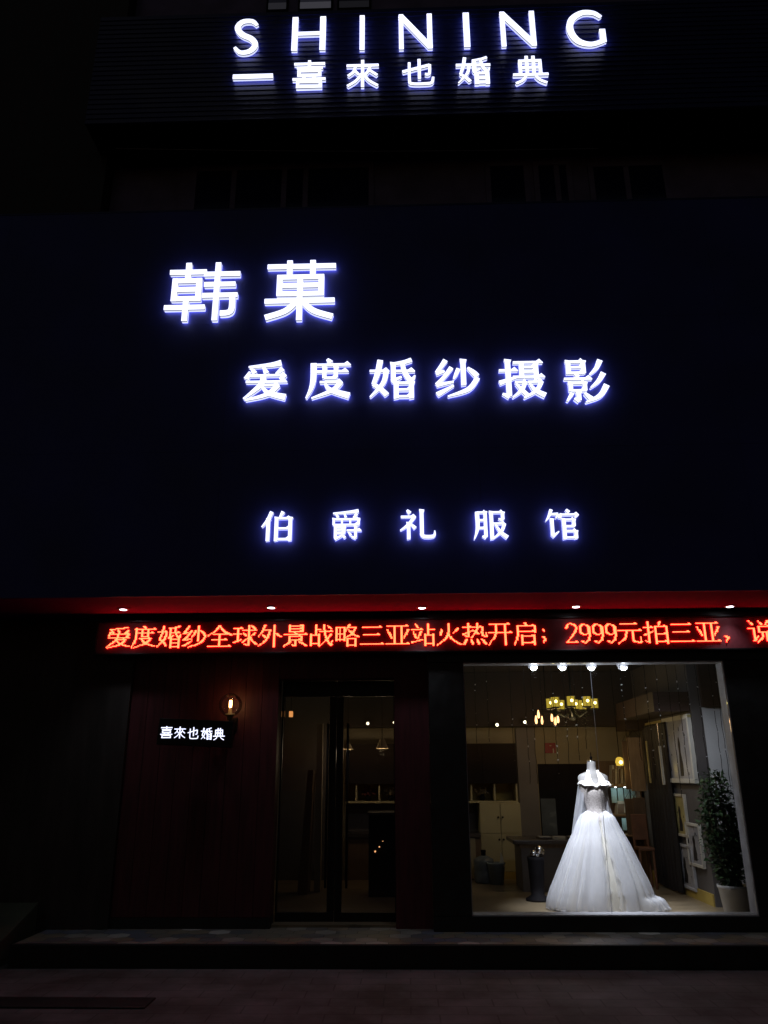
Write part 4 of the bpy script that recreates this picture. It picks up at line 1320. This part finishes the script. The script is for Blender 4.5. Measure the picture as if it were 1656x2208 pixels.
# ------------------------------------------------------------------ chandeliers
YC = 10.2
cc = P(1232, 1515, YC)
ch1 = thing("chandelier", "large dark chandelier with a ring of yellow-green glass drum shades", "chandelier", (cc.x, YC, Z_CEIL))
fr_ = MB()
fr_.tube([(cc.x, YC, Z_CEIL - 0.005), (cc.x, YC, cc.z - 0.16)], 0.014)
fr_.lathe([(0.03, -0.22), (0.06, -0.18), (0.03, -0.12), (0.03, 0.1)], cc, 16)
fr_.lathe([(0.05, -0.02), (0.05, -0.002)], (cc.x, YC, Z_CEIL), 18)
shades = [(1186, 1517, .12), (1197, 1514, -.25), (1209, 1520, .28), (1231, 1512, -.32), (1240, 1519, .33), (1265, 1512.5, -.25), (1281, 1517, .08), (1256, 1520, .28)]
rad = 0.052
for (px, py, dy) in shades:
    q = P(px, py, YC + dy)
    fr_.tube([(cc.x, YC, cc.z - 0.12), ((cc.x + q.x) / 2, YC + dy / 2, q.z - 0.17), (q.x, YC + dy, q.z - 0.12), (q.x, YC + dy, q.z - 0.07)], 0.009, 6)
    fr_.lathe([(0.045, -0.075), (0.05, -0.066)], q, 14)
    sh_ = MB().lathe([(rad, -0.062), (rad, 0.062)], q, 20, caps=False).build("glass_shade", 'shade_lit', ch1, smooth=True)
    hoop = MB()
    for zz in (-0.066, 0.058):
        hoop.lathe([(rad + .001, zz), (rad + .005, zz), (rad + .005, zz + .008), (rad + .001, zz + .008), (rad + .001, zz)], q, 20, caps=False)
    for k in range(6):
        a = k * math.pi / 3 + .3
        hoop.tube([(q.x + (rad + .002) * math.cos(a), q.y + (rad + .002) * math.sin(a), q.z - .062), (q.x + (rad + .002) * math.cos(a), q.y + (rad + .002) * math.sin(a), q.z + .062)], 0.003, 5)
    hoop.build("shade_frame", 'black_metal', sh_)
    MB().ball((q.x, q.y - rad - 0.004, q.z + 0.005), 0.018, 8).build("bulb", 'bulb_yellow', sh_)
fr_.build("arms", 'black_metal', ch1, smooth=True)
point_light("chandelier_glow", (cc.x, YC - 0.1, cc.z - 0.33), 7.0, (1.0, 0.74, 0.34), 0.25, ch1)

YC2 = 10.9
c2 = P(1178, 1532, YC2)
ch2 = thing("bulb_chandelier", "small chandelier with six bare warm bulbs hanging under a thin wire ring", "chandelier", (c2.x, YC2, Z_CEIL))
f2 = MB()
f2.tube([(c2.x, YC2, Z_CEIL - .005), (c2.x, YC2, c2.z + .02)], 0.008)
ring = [(c2.x + 0.21 * math.cos(a), YC2 + 0.21 * math.sin(a), c2.z) for a in [2 * math.pi * k / 28 for k in range(29)]]
f2.tube(ring, 0.006, 6)
for k in range(3):
    a = k * 2.094
    f2.tube([(c2.x, YC2, c2.z + .1), (c2.x + 0.21 * math.cos(a), YC2 + 0.21 * math.sin(a), c2.z)], 0.004, 5)
for (px, py) in ((1156, 1552), (1161, 1540), (1169, 1553), (1190, 1547), (1197, 1555), (1203, 1550)):
    q = P(px, py, YC2 + rng.uniform(-.15, .15))
    f2.tube([(q.x, q.y, c2.z), (q.x, q.y, q.z + .06)], 0.0035, 5)
    MB().lathe([(0.004, -0.055), (0.014, -0.045), (0.018, -0.015), (0.014, 0.02), (0.008, 0.045), (0.007, 0.055)], q, 14).build("bulb", 'bulb_warm', ch2, smooth=True)
f2.build("wire_ring", 'dark', ch2, smooth=True)
point_light("bulb_glow", (c2.x, YC2, c2.z - 0.22), 4.0, (1.0, 0.6, 0.28), 0.2, ch2)

# small ceiling spots on the bulkhead
for (px, py, lb_) in ((793, 1560, "tiny warm spotlight on the dark bulkhead above the cream pendant shade"), (850.5, 1558, "tiny warm spotlight seen at the edge of the door glass"),
                      (1072, 1563, "tiny warm spotlight on the bulkhead left of the bulb chandelier"), (1132, 1557, "tiny warm spotlight close beside the bulb chandelier")):
    c = P(px, py, 11.5)
    so = thing("bulkhead_spot", lb_, "spotlight", c, "tiny warm spotlights along the back bulkhead")
    MB().ball(c, 0.021, 10).build("lens", 'spot_warm', so, smooth=True)
    MB().tube([(c.x, c.y + 0.018, c.z + .002), (c.x, 11.595, c.z + 0.02)], [0.03, 0.024], 14).build("housing", 'black_metal', so, smooth=True)

# cream pendant shades seen through the door
for (px, py0, py1, w0, w1, lb_) in ((824, 1594, 1614, 5, 13, "pleated cream pendant lampshade hanging behind the door glass"), (750, 1602, 1616, 4, 11, "second cream pendant lampshade, half hidden by the door stile")):
    YPN = 11.0
    a, b = P(px, py0, YPN), P(px, py1, YPN)
    s0 = (P(px + w0, py0, YPN).x - a.x)
    s1 = (P(px + w1, py1, YPN).x - b.x)
    pn = thing("pendant_lamp", lb_, "pendant lamp", (a.x, YPN, Z_CEIL), "cream pendant lamps behind the door")
    sh_ = MB()
    vs, fs = [], []
    nn = 36
    for i, (r0, z) in enumerate(((s0, a.z), (s1, b.z), (s1 * .97, b.z), (s0 * .95, a.z))):
        for k in range(nn):
            r_ = r0 * (1 + (0.03 if k % 2 else -0.03))
            vs.append((a.x + r_ * math.cos(2 * math.pi * k / nn), YPN + r_ * math.sin(2 * math.pi * k / nn), z))
    for i in range(3):
        for k in range(nn):
            fs.append((i * nn + k, i * nn + (k + 1) % nn, (i + 1) * nn + (k + 1) % nn, (i + 1) * nn + k))
    sh_.add(vs, fs).build("lamp_shade", 'fabric_shade', pn)
    MB().ball((a.x, YPN, b.z + .03), 0.022, 8).build("bulb", 'spot_warm', pn, smooth=True)
    MB().tube([(a.x, YPN, Z_CEIL - .005), (a.x, YPN, b.z + .05)], 0.005).build("cord", 'dark', pn)
    point_light("pendant_glow", (a.x, YPN, b.z - .05), 3.0, (1.0, .8, .48), .05, pn)

# ------------------------------------------------------------------ back of the room
# shelf cubbies and dark wall cabinet above the cream cupboard
YK = 11.62
zs0, zs1 = P(1080, 1729, YK).z, P(1080, 1690, YK).z
xs0, xs1 = P(745, 1710, YK).x, P(1116, 1710, YK).x
cs = thing("cubby_shelf", "long open cubby shelf under the dark wall cabinet, holding dried flowers", "shelf", (xs0, YK, zs0))
mb = MB()
mb.box(xs0, xs1, YK, Y_BACK - .01, zs0 - .012, zs0 + .012)
x = P(768, 1710, YK).x
stp = P(820, 1710, YK).x - x
dv = []
while x < xs1 - .02:
    dv.append(x)
    x += stp * 0.955
for x in dv + [xs1 - .012]:
    mb.box(x - .010, x + .010, YK + .004, Y_BACK - .02, zs0 + .0125, zs1)
mb.build("frame", 'cream', cs)
MB().box(xs0, xs1, Y_BACK - .009, Y_BACK - .004, zs0 + .013, zs1).build("back_panel", 'ochre', cs)
wcb = thing("wall_cabinet", "large black wall cabinet above the cubby shelf", "cabinet", (xs0, 11.6, zs1))
mb = MB()
zc1 = P(1080, 1603, YK).z
wn = 5
for i in range(wn):
    xa = xs0 + (xs1 + .01 - xs0) * i / wn
    xb = xs0 + (xs1 + .01 - xs0) * (i + 1) / wn
    mb.box(xa, xb - .005, YK - .03, YK - .012, zs1 + .004, zc1)
mb.build("door_panels", 'dark', wcb)
MB().box(xs0, xs1, YK - .011, Y_BACK - .01, zs1 + .003, zc1).build("carcass", 'dark', wcb)
# dried flowers in the cubbies
for i, x in enumerate(dv[:-1] if len(dv) > 3 else dv):
    cx = x + stp * .48
    red = i % 2 == 0
    if P(1000, 1700, 11.8).x < cx or cx < P(860, 1700, 11.8).x:
        vz = thing("dried_flowers", "bunch of %s dried flowers in cubby %s" % ("dark red" if red else "pale", "over the cream cupboard" if cx > P(1030, 1700, 11.8).x else ("beside the window pier" if cx > P(1000, 1700, 11.8).x else "seen through the door glass")),
                   "dried flowers", (cx, 11.82, zs0 + .013), "dried flowers in the cubbies")
        MB().lathe([(0.03, 0.0), (0.045, 0.04), (0.025, 0.08)], (cx, 11.82, zs0 + .0135), 14).build("vase", 'dark', vz, smooth=True)
        fm = MB()
        for k in range(60):
            a, r_ = rng.uniform(0, 6.28), rng.uniform(0, .12)
            fm.ball((cx + r_ * math.cos(a), 11.80 + .5 * r_ * math.sin(a), zs0 + .09 + rng.uniform(0, .12) * (1.2 - r_ * 5)), rng.uniform(.008, .02), 4)
        fm.build("blooms", 'flower_red' if red else 'flower_pale', vz)
# cream cupboard with four doors
YCB = 11.6
xa, xb = P(1037, 1810, YCB).x, P(1126, 1810, YCB).x
z1_ = P(1080, 1731, YCB).z
zm_ = P(1080, 1797, YCB).z
cup = thing("cupboard", "tall cream cupboard with four doors and dark knobs against the back wall", "cupboard", (xa, YCB, zf))
MB().box(xa, xb, YCB + .02, Y_BACK - .06, zf, zs0 - .015).build("carcass", 'cream', cup)
MB().box(xa, xb, YCB + .0, YCB + .018, zf, zf + .09).build("plinth", 'ochre', cup)
xmid = (xa + xb) / 2
for (u0, u1, w0, w1, kx, kz) in ((xa, xmid - .002, zm_ + .002, zs0 - .02, xmid - .03, P(1080, 1762, YCB).z), (xmid + .002, xb, zm_ + .002, zs0 - .02, xmid + .03, P(1080, 1762, YCB).z),
                                 (xa, xmid - .002, zf + .095, zm_ - .002, xmid - .03, P(1080, 1810, YCB).z), (xmid + .002, xb, zf + .095, zm_ - .002, xmid + .03, P(1080, 1810, YCB).z)):
    dd = MB().box(u0 + .002, u1 - .002, YCB, YCB + .018, w0, w1).build("door", 'cream', cup, bevel=.002)
    MB().lathe([(0.008, 0.0), (0.016, .012), (0.012, .022)], (0, 0, 0), 12)
    kb_ = MB().ball((kx, YCB - .014, kz), .014, 8)
    kb_.tube([(kx, YCB - .012, kz), (kx, YCB - .001, kz)], .006, 8)
    kb_.build("knob", 'dark', dd, smooth=True)
# counter left of the cupboard, running behind the pier
ct = thing("counter", "low back counter with a pale front left of the cream cupboard", "counter", (xa - .5, 11.5, zf))
x0c = P(745, 1800, 11.5).x
MB().box(x0c, xa - .01, 11.52, Y_BACK - .06, zf, P(1020, 1800, 11.5).z - .03).build("carcass", 'tan_dark', ct)
MB().box(x0c, xa - .01, 11.48, Y_BACK - .06, P(1020, 1800, 11.5).z - .028, P(1020, 1797, 11.5).z).build("worktop", 'desk', ct)
MB().box(P(1006, 1840, 11.5).x, P(1026, 1840, 11.5).x, 11.50, 11.518, zf + .02, P(1020, 1800, 11.5).z - .04).build("front_panel", 'room_wall', ct)
sb = MB().box(x0c, xa - .012, Y_BACK - .03, Y_BACK - .006, P(1020, 1796, 11.9).z, zs0 - .02)
sb.build("splashback", 'room_grey', ct)
# water bottle and waste bin
bc = P(1044, 1880, 11.25)
wb = thing("water_bottle", "large bluish refill water bottle standing on the floor by the cupboard", "water bottle", (bc.x, 11.25, zf))
MB().lathe([(0.12, 0.0), (0.135, .02), (0.135, .13), (0.128, .145), (0.135, .16), (0.135, .26), (0.125, .29), (0.05, .33)], (bc.x, 11.25, zf), 24).build("body", 'bottle_blue', wb, smooth=True)
MB().lathe([(0.03, .325), (0.03, .37), (0.034, .372), (0.034, .40)], (bc.x, 11.25, zf), 16).build("neck", 'dark', wb, smooth=True)
b2 = P(1071, 1885, 11.1)
wbn = thing("waste_bin", "pale blue waste bin with a white bag sticking out, in front of the cupboard", "waste bin", (b2.x, 11.1, zf))
MB().lathe([(0.085, 0.0), (0.115, .24), (0.121, .245), (0.121, .26), (0.108, .26), (0.08, .01)], (b2.x, 11.1, zf), 24).build("bucket", 'bin_blue', wbn, smooth=True)
bg_ = MB()
bg_.add([(b2.x + .03, 11.05, zf + .22), (b2.x + .10, 11.02, zf + .22), (b2.x + .085, 11.0, zf + .33), (b2.x + .055, 11.03, zf + .40), (b2.x + .05, 11.05, zf + .31)], [(0, 1, 2), (0, 2, 4), (4, 2, 3)])
bg_.build("bag", 'bag_white', wbn)
# reception desk
YR = 10.35
xa, xb = P(1126, 1850, YR).x, P(1290, 1850, YR).x
zt_ = P(1180, 1812, YR).z
dk = thing("reception_desk", "dark reception desk with a thick glossy top behind the wedding dress", "desk", (xa, YR, zf))
MB().box(xa, xb, YR + .06, YR + .7, zf, zt_ - .09).build("body", 'desk_front', dk, bevel=.003)
MB().box(xa - .10, xb, YR, YR + .75, zt_ - .045, zt_).build("worktop", 'desk', dk, bevel=.006)
MB().box(xa - .02, xb, YR + .04, YR + .72, zt_ - .0885, zt_ - .047).build("apron", 'tan_dark', dk)
for i in range(4):
    xq = xa + .25 + i * .19
    md = thing("photo_album", ("thin closed album lying near the end of the dark desk", "pale album lying second along the desk top", "dark album lying on the desk behind the dress", "small album lying furthest along the desk top")[i], "album", (xq, YR + .25, zt_), "albums lying on the desk")
    MB().box(xq, xq + .15, YR + .15, YR + .36, zt_ + .0008, zt_ + .022, rz=rng.uniform(-.3, .3)).build("cover", 'paper' if i % 2 else 'desk', md)
    MB().box(xq + .005, xq + .146, YR + .154, YR + .355, zt_ + .0225, zt_ + .026, rz=0).build("top_sheet", 'photo_pale', md)
# glossy urn with mirror balls in front of the desk
uc = P(1158, 1900, 9.75)
ur = thing("floor_urn", "tall dark floor vase topped with shiny mirror balls beside the dress", "vase", (uc.x, 9.75, zf))
MB().lathe([(0.14, 0.0), (0.14, .02), (0.075, .06), (0.08, .15), (0.088, .30), (0.096, .42), (0.10, .46), (0.085, .46), (0.07, .40)], (uc.x, 9.75, zf), 24).build("body", 'dark', ur, smooth=True)
for (dxx, dyy, zz, r_) in ((-.03, -.03, .49, .042), (.035, -.04, .53, .05), (.07, -.02, .51, .035), (.01, -.06, .475, .03)):
    MB().ball((uc.x + dxx, 9.75 + dyy, zf + zz), r_, 12).build("mirror_ball", 'chrome', ur, smooth=True)
# red square sign and faint letters on the back wall
q0, q1 = P(1175, 1624, Y_BACK - .01), P(1197, 1602, Y_BACK - .01)
rsn = thing("wall_emblem", "small red square sign with a notch on the beige back wall", "sign", (q0.x, Y_BACK - .003, q0.z))
MB().box(q0.x, q1.x, Y_BACK - .02, Y_BACK - .004, q0.z, q1.z).build("plate", 'red_sign', rsn)
sq = (q1.x - q0.x)
MB().box(q0.x + sq * .45, q0.x + sq * .62, Y_BACK - .024, Y_BACK - .021, q0.z + sq * .62, q0.z + sq * .68).box(q0.x + sq * .72, q0.x + sq * .84, Y_BACK - .024, Y_BACK - .021, q0.z, q0.z + sq * .4).build("emblem_mark", 'sign_letter', rsn)

# ------------------------------------------------------------------ shelf of albums in the back corner
YB = 11.55
xa, xb = P(1303, 1740, YB).x, XS - .06
shf = thing("album_shelf", "back corner display shelf with small lamps and bluish glass panels", "shelf", (xa, YB, zf))
zr = [P(1335, y, YB).z for y in (1693, 1757, 1800)]
mb = MB()
for z in zr:
    mb.box(xa, xb, YB, 11.95, z - .022, z)
mb.build("shelf_board", 'tan', shf)
MB().box(xa, xb, 11.951, 11.985, zf, P(1335, 1640, YB).z).build("back_panel", 'tan_dark', shf)
MB().box(xb + .001, xb + .022, YB, 11.985, zf, P(1335, 1640, YB).z).build("side_panel", 'tan_dark', shf)
for zi, (z0p, z1p) in enumerate(((1731, 1699), (1790, 1764))):
    za, zb_ = P(1340, z0p, 11.8).z, P(1340, z1p, 11.8).z
    x = P(1318 if zi == 0 else 1335, 1715, 11.8).x
    while x < xb - .06:
        MB().box(x, x + .075, 11.78, 11.80, za, zb_).build("glass_panel", 'cyan_glass', shf)
        x += .092
for px in (1309, 1327, 1347):
    c = P(px, 1697, YB + .05)
    MB().ball(c, .016, 8, .6).build("shelf_lamp", emission("shelf_lamp", (.9, .97, 1.0), 6.0), shf)
point_light("shelf_glow", P(1335, 1700, 11.66), 0.5, (.75, .95, 1.0), .08, shf)
point_light("shelf_glow", P(1348, 1766, 11.68), 0.25, (.75, .95, 1.0), .08, shf)
for row, (z, pxs) in enumerate(((zr[0], (1318, 1325, 1332, 1338, 1346)), (zr[1], (1324, 1336, 1349)))):
    for i, px in enumerate(pxs):
        b = P(px, 1690, YB + .12)
        hgt = .27 if row == 0 else .17
        wdt = .035 if row == 0 else .10
        al = thing("standing_album", "%s album standing %s on the %s shelf of the back corner display" % (("cream", "tan", "pale", "worn cream", "grey")[i], ("first", "second", "third", "fourth", "last")[i if i < len(pxs) - 1 else 4], ("upper", "lower")[row]), "album", (b.x, YB + .12, z), "albums standing on the back corner display")
        ln = .05
        m_ = MB().hexa([(b.x, YB + .10, z + .001), (b.x + wdt, YB + .10, z + .001), (b.x + wdt, YB + .26, z + .001), (b.x, YB + .26, z + .001)],
                       [(b.x + ln, YB + .20, z + hgt), (b.x + wdt + ln, YB + .20, z + hgt), (b.x + wdt + ln, YB + .34, z + hgt), (b.x + ln, YB + .34, z + hgt)])
        m_.build("cover", 'paper' if i % 2 == 0 else 'tan', al)
        MB().hexa([(b.x + .006, YB + .094, z + .02), (b.x + wdt - .006, YB + .094, z + .02), (b.x + wdt - .006, YB + .098, z + .02), (b.x + .006, YB + .098, z + .02)],
                  [(b.x + ln * .8 + .006, YB + .174, z + hgt * .8), (b.x + ln * .8 + wdt - .006, YB + .174, z + hgt * .8), (b.x + ln * .8 + wdt - .006, YB + .178, z + hgt * .8), (b.x + ln * .8 + .006, YB + .178, z + hgt * .8)]).build("spine_label", 'tan_dark' if i % 2 == 0 else 'paper', al)
# amber lantern over the shelf
lc = P(1336, 1643, 11.3)
ln_ = thing("lantern_lamp", "small amber glass lantern glowing above the album shelf", "lamp", (lc.x, 11.3, Z_CEIL))
MB().lathe([(0.045, -.05), (0.06, 0), (0.045, .05), (0.02, .065)], lc, 14).build("amber_glass", emission("amber_glass", (1.0, .62, .08), .9), ln_, smooth=True)
MB().ball((lc.x, lc.y - .062, lc.z - .005), .024, 8).build("bulb", 'bulb_yellow', ln_)
MB().tube([(lc.x, 11.3, Z_CEIL - .005), (lc.x, 11.3, lc.z + .06)], .005).build("cord", 'dark', ln_)
point_light("lantern_glow", (lc.x - .08, 11.15, lc.z - .1), 1.0, (1.0, .7, .25), .06, ln_)

# ------------------------------------------------------------------ right display wall: frames, curtain, panels
def wall_quad(px0, px1, y00, y01, y10, y11, X):
    """corner points on the wall plane: near/far edges by pixel"""
    a0, a1 = PX(px0, y00, X), PX(px0, y01, X)
    b0, b1 = PX(px1, y10, X), PX(px1, y11, X)
    return a0, a1, b0, b1


def wall_frame(name, label, px_far, px_near, py_top, py_bot, thick=.035, mat_f='frame_white', mat_in='photo_pale', border=.035, group=None, art=True, drop=0.0):
    Xf = XS - .004
    pm = (px_far + px_near) / 2
    f, n_ = PX(px_far, (py_top + py_bot) / 2, Xf), PX(px_near, (py_top + py_bot) / 2, Xf)
    m_ = (f.y + n_.y) / 2
    zt, zb_ = PX(pm, py_top, Xf).z, PX(pm, py_bot, Xf).z
    y0, y1 = n_.y, f.y
    t = thing(name, label, "picture frame", (Xf, y0, zb_), group)
    fr = MB()
    fr.box(Xf - thick, Xf, y0, y1, zt - border, zt)
    fr.box(Xf - thick, Xf, y0, y1, zb_, zb_ + border)
    fr.box(Xf - thick, Xf, y0, y0 + border, zb_ + border + .001, zt - border - .001)
    fr.box(Xf - thick, Xf, y1 - border, y1, zb_ + border + .001, zt - border - .001)
    fr.build("frame", mat_f, t, bevel=.003)
    pic = MB().box(Xf - thick * .6, Xf - .002, y0 + border - .002, y1 - border + .002, zb_ + border - .002, zt - border + .002).build("picture", mat_in, t)
    if art:
        ar = MB()
        ya, yb2 = y0 + border + .02, y1 - border - .02
        xx = Xf - thick * .6
        ym = ya + (yb2 - ya) * rng.uniform(.35, .6)
        za_ = zb_ + border + .03
        hh = (zt - zb_ - 2 * border)
        # standing dark figure silhouette, plain strokes of ink
        L_ = [(ym - .05, za_), (ym - .07, za_ + hh * .2), (ym - .03, za_ + hh * .4), (ym - .045, za_ + hh * .55), (ym - .015, za_ + hh * .66)]
        R_ = [(ym + .06, za_), (ym + .05, za_ + hh * .2), (ym + .03, za_ + hh * .4), (ym + .04, za_ + hh * .55), (ym + .015, za_ + hh * .66)]
        vs = [(xx - .0015, a, b) for a, b in L_] + [(xx - .0015, a, b) for a, b in R_]
        ar.add(vs, [(i, i + 1, 5 + i + 1, 5 + i) for i in range(4)])
        for k in range(10):
            a, b = rng.uniform(ya, yb2), rng.uniform(za_, za_ + hh * .85)
            ar.box(xx - .002 - k * .0002, xx - .0006, a, a + rng.uniform(.006, .025), b, b + rng.uniform(.006, .05))
        ar.build("print", 'ink', pic)
    return t


FG = "framed pictures on the dark display wall"
wall_frame("picture_frame", "largest white framed picture of a standing figure, highest on the display wall", 1441, 1499, 1543, 1688, .05, 'frame_white', 'photo_pale', .05, FG)
wall_frame("picture_frame", "narrow cream framed picture under the largest one on the display wall", 1454, 1484, 1712, 1802, .035, 'paper', 'photo_ochre', .03, FG)
wall_frame("picture_frame", "white framed picture hanging nearest the potted plant on the display wall", 1487, 1517, 1776, 1867, .035, 'frame_white', 'photo_pale', .03, FG)
wall_frame("picture_frame", "lowest greyish framed picture above the ochre skirting", 1466, 1500, 1822, 1914, .035, 'frame_grey', 'photo_pale', .03, FG)

# dark curtain with folds
ya, yb2 = PX(1442, 1700, XS - .1).y, PX(1392, 1700, XS - .1).y
ctn = thing("dark_curtain", "floor-length black curtain with deep folds on the display wall", "curtain", (XS - .06, ya, zf))
mb = MB()
nn, hh = 120, 8
vs, fs = [], []
for i in range(nn + 1):
    u = i / nn
    for k in range(hh + 1):
        w = k / hh
        vs.append((XS - .07 + .032 * math.sin(u * 46 + .4 * math.sin(w * 3)) * (.6 + .4 * w), ya + (yb2 - ya) * u, zf + .02 + (2.16 - zf) * (1 - w)))
for i in range(nn):
    for k in range(hh):
        fs.append((i * (hh + 1) + k, (i + 1) * (hh + 1) + k, (i + 1) * (hh + 1) + k + 1, i * (hh + 1) + k + 1))
mb.add(vs, fs).build("cloth", 'curtain', ctn, smooth=True)
MB().tube([(XS - .07, ya - .05, 2.175), (XS - .07, yb2 + .05, 2.175)], .012).build("rail", 'black_metal', ctn)
# narrow gilt boards leaning out of the curtain, and sample panels
for (px, py0, py1, w, m_, lb_) in ((1399, 1597, 1688, .018, 'gold', "narrow gilt moulding sample hanging before the black curtain, further in"), (1428, 1608, 1692, .03, 'paper', "narrow cream moulding sample hanging before the black curtain, nearer the pictures")):
    q = PX(px, (py0 + py1) / 2, XS - .14)
    zt, zb_ = PX(px, py0, XS - .14).z, PX(px, py1, XS - .14).z
    ms = thing("moulding_sample", lb_, "moulding sample", (q.x, q.y, zb_), "moulding samples by the curtain")
    MB().box(q.x - w / 2, q.x + w / 2, q.y, q.y + .03, zb_, zt).build("strip", m_, ms, bevel=.004)
    MB().tube([(q.x, q.y + .015, zt - .002), (q.x, q.y + .015, 2.17)], .003, 5).build("hanger", 'chrome', ms)
for i, (px0, px1, py0, py1, m_, lb_) in enumerate(((1351, 1363, 1598, 1702, 'tan_dark', "brown wooden panel hanging beside the amber lantern"), (1363, 1382, 1590, 1706, 'tan', "light tan wooden panel hanging between the brown one and the curtain"),
                                                   (1354, 1372, 1722, 1800, 'tan_dark', "dark brown panel standing below the brown hanging panel"), (1373, 1390, 1720, 1806, 'tan_dark', "dark brown panel standing below the light tan hanging panel"))):
    Yp = 11.2 if i in (0, 2) else 11.0
    a, b = P(px0, py1, Yp), P(px1, py0, Yp)
    b.x = min(b.x, XS - .03)
    sp = thing("sample_panel", lb_, "panel", (a.x, Yp, a.z), "wooden sample panels on the display wall")
    MB().box(a.x, b.x, Yp, Yp + .02, a.z, b.z).build("board", m_, sp, bevel=.004)
    MB().tube([(a.x + .01, Yp + .01, b.z - .002), ((a.x + b.x) / 2, Yp + .01, b.z + .10), (b.x - .01, Yp + .01, b.z - .002)], .003, 5).build("hanging_wire", 'wire', sp)
# brown chair beside the train
cq = P(1397, 1850, 10.6)
chr_ = thing("chair", "small brown wooden chair tucked between the dress and the curtain", "chair", (cq.x, 10.6, zf))
MB().box(cq.x - .10, cq.x + .10, 10.6, 10.82, zf + .44, zf + .48).build("seat", 'chair_brown', chr_, bevel=.01)
MB().box(cq.x - .10, cq.x + .10, 10.82, 10.85, zf + .55, zf + .86).build("backrest", 'chair_brown', chr_, bevel=.01)
for sx_ in (-.085, .085):
    for yy, top in ((10.63, .44), (10.83, .56)):
        MB().tube([(cq.x + sx_, yy, zf), (cq.x + sx_, yy, zf + top)], .016, 8).build("leg", 'chair_brown', chr_)

# ------------------------------------------------------------------ seen through the door
# dark high-backed bench in front of the back counter
xa, xb = P(795, 1800, 10.0).x, P(930, 1800, 10.0).x
zt_ = P(830, 1752, 10.0).z
bn = thing("dark_counter", "tall dark counter block seen through the right door leaf", "counter", (xa, 10.0, zf))
MB().box(xa, xb, 10.0, 10.5, zf, zt_ - .03).build("body", 'dark', bn, bevel=.004)
MB().box(xa - .02, xb, 9.98, 10.52, zt_ - .028, zt_).build("top", 'desk', bn, bevel=.004)
# pale leaning panel / stair flank in the left leaf
sf = thing("stair_flank", "sloping pale stair side seen through the left door leaf", "stair", (P(660, 1800, 10.2).x, 10.2, zf))
MB().hexa([P(640, 1935, 10.2), P(662, 1935, 10.2), P(662, 1935, 10.2) + Vector((0, .3, 0)), P(640, 1935, 10.2) + Vector((0, .3, 0))],
          [P(664, 1660, 10.2), P(676, 1660, 10.2), P(676, 1660, 10.2) + Vector((0, .3, 0)), P(664, 1660, 10.2) + Vector((0, .3, 0))]).build("string_board", 'tan_dark', sf)
MB().hexa([P(676, 1935, 10.4), P(690, 1935, 10.4), P(690, 1935, 10.4) + Vector((0, .1, 0)), P(676, 1935, 10.4) + Vector((0, .1, 0))],
          [P(684, 1560, 10.4), P(696, 1560, 10.4), P(696, 1560, 10.4) + Vector((0, .1, 0)), P(684, 1560, 10.4) + Vector((0, .1, 0))]).build("newel_post", 'room_wall', sf)
# orange reflections in the left leaf, added as small glowing boxes behind it
for (px, es_, lb_) in ((611, .10, "dimmer orange reflection at the far edge of the door glass, built as a glowing box"), (627.5, 1.6, "brighter orange reflection in the left door leaf, built as a glowing box")):
    q = P(px, 1540, 9.6)
    wl = thing("lantern", lb_, "reflection", (q.x, 9.6, q.z), "orange reflections built behind the door")
    MB().box(q.x - .022, q.x + .022, 9.58, 9.62, q.z - .035, q.z + .035).build("glow_box", emission("reflection_glow", (1.0, .42, .12), es_), wl, bevel=.006)
    MB().tube([(q.x, 9.6, q.z + .0345), (q.x, 9.6, q.z + .06), (q.x, 9.6, Z_CEIL - .002)], [.02, .006, .004], 8).box(q.x - .025, q.x + .025, 9.577, 9.623, q.z - .043, q.z - .0355).build("cap", 'dark', wl)
# small fairy lights on the dark counter front
for (px, py, r_, lb_) in ((809, 1836, .010, "larger tiny orange light low in the right door leaf"), (818, 1826, .008, "middle tiny orange light in the right door leaf"), (825.5, 1814, .005, "faintest tiny light at the top of the short row in the door leaf")):
    q = P(px, py, 9.97)
    t = thing("fairy_light", lb_, "fairy light", q, "tiny orange lights in the door leaf")
    MB().ball(q, r_, 8).build("bulb", emission("fairy_bulb", (1.0, .5, .2), 3.0), t)
    MB().tube([(q.x, q.y + r_ * .9, q.z), (q.x, 9.999, q.z)], .003, 5).build("wire", 'wire', t)
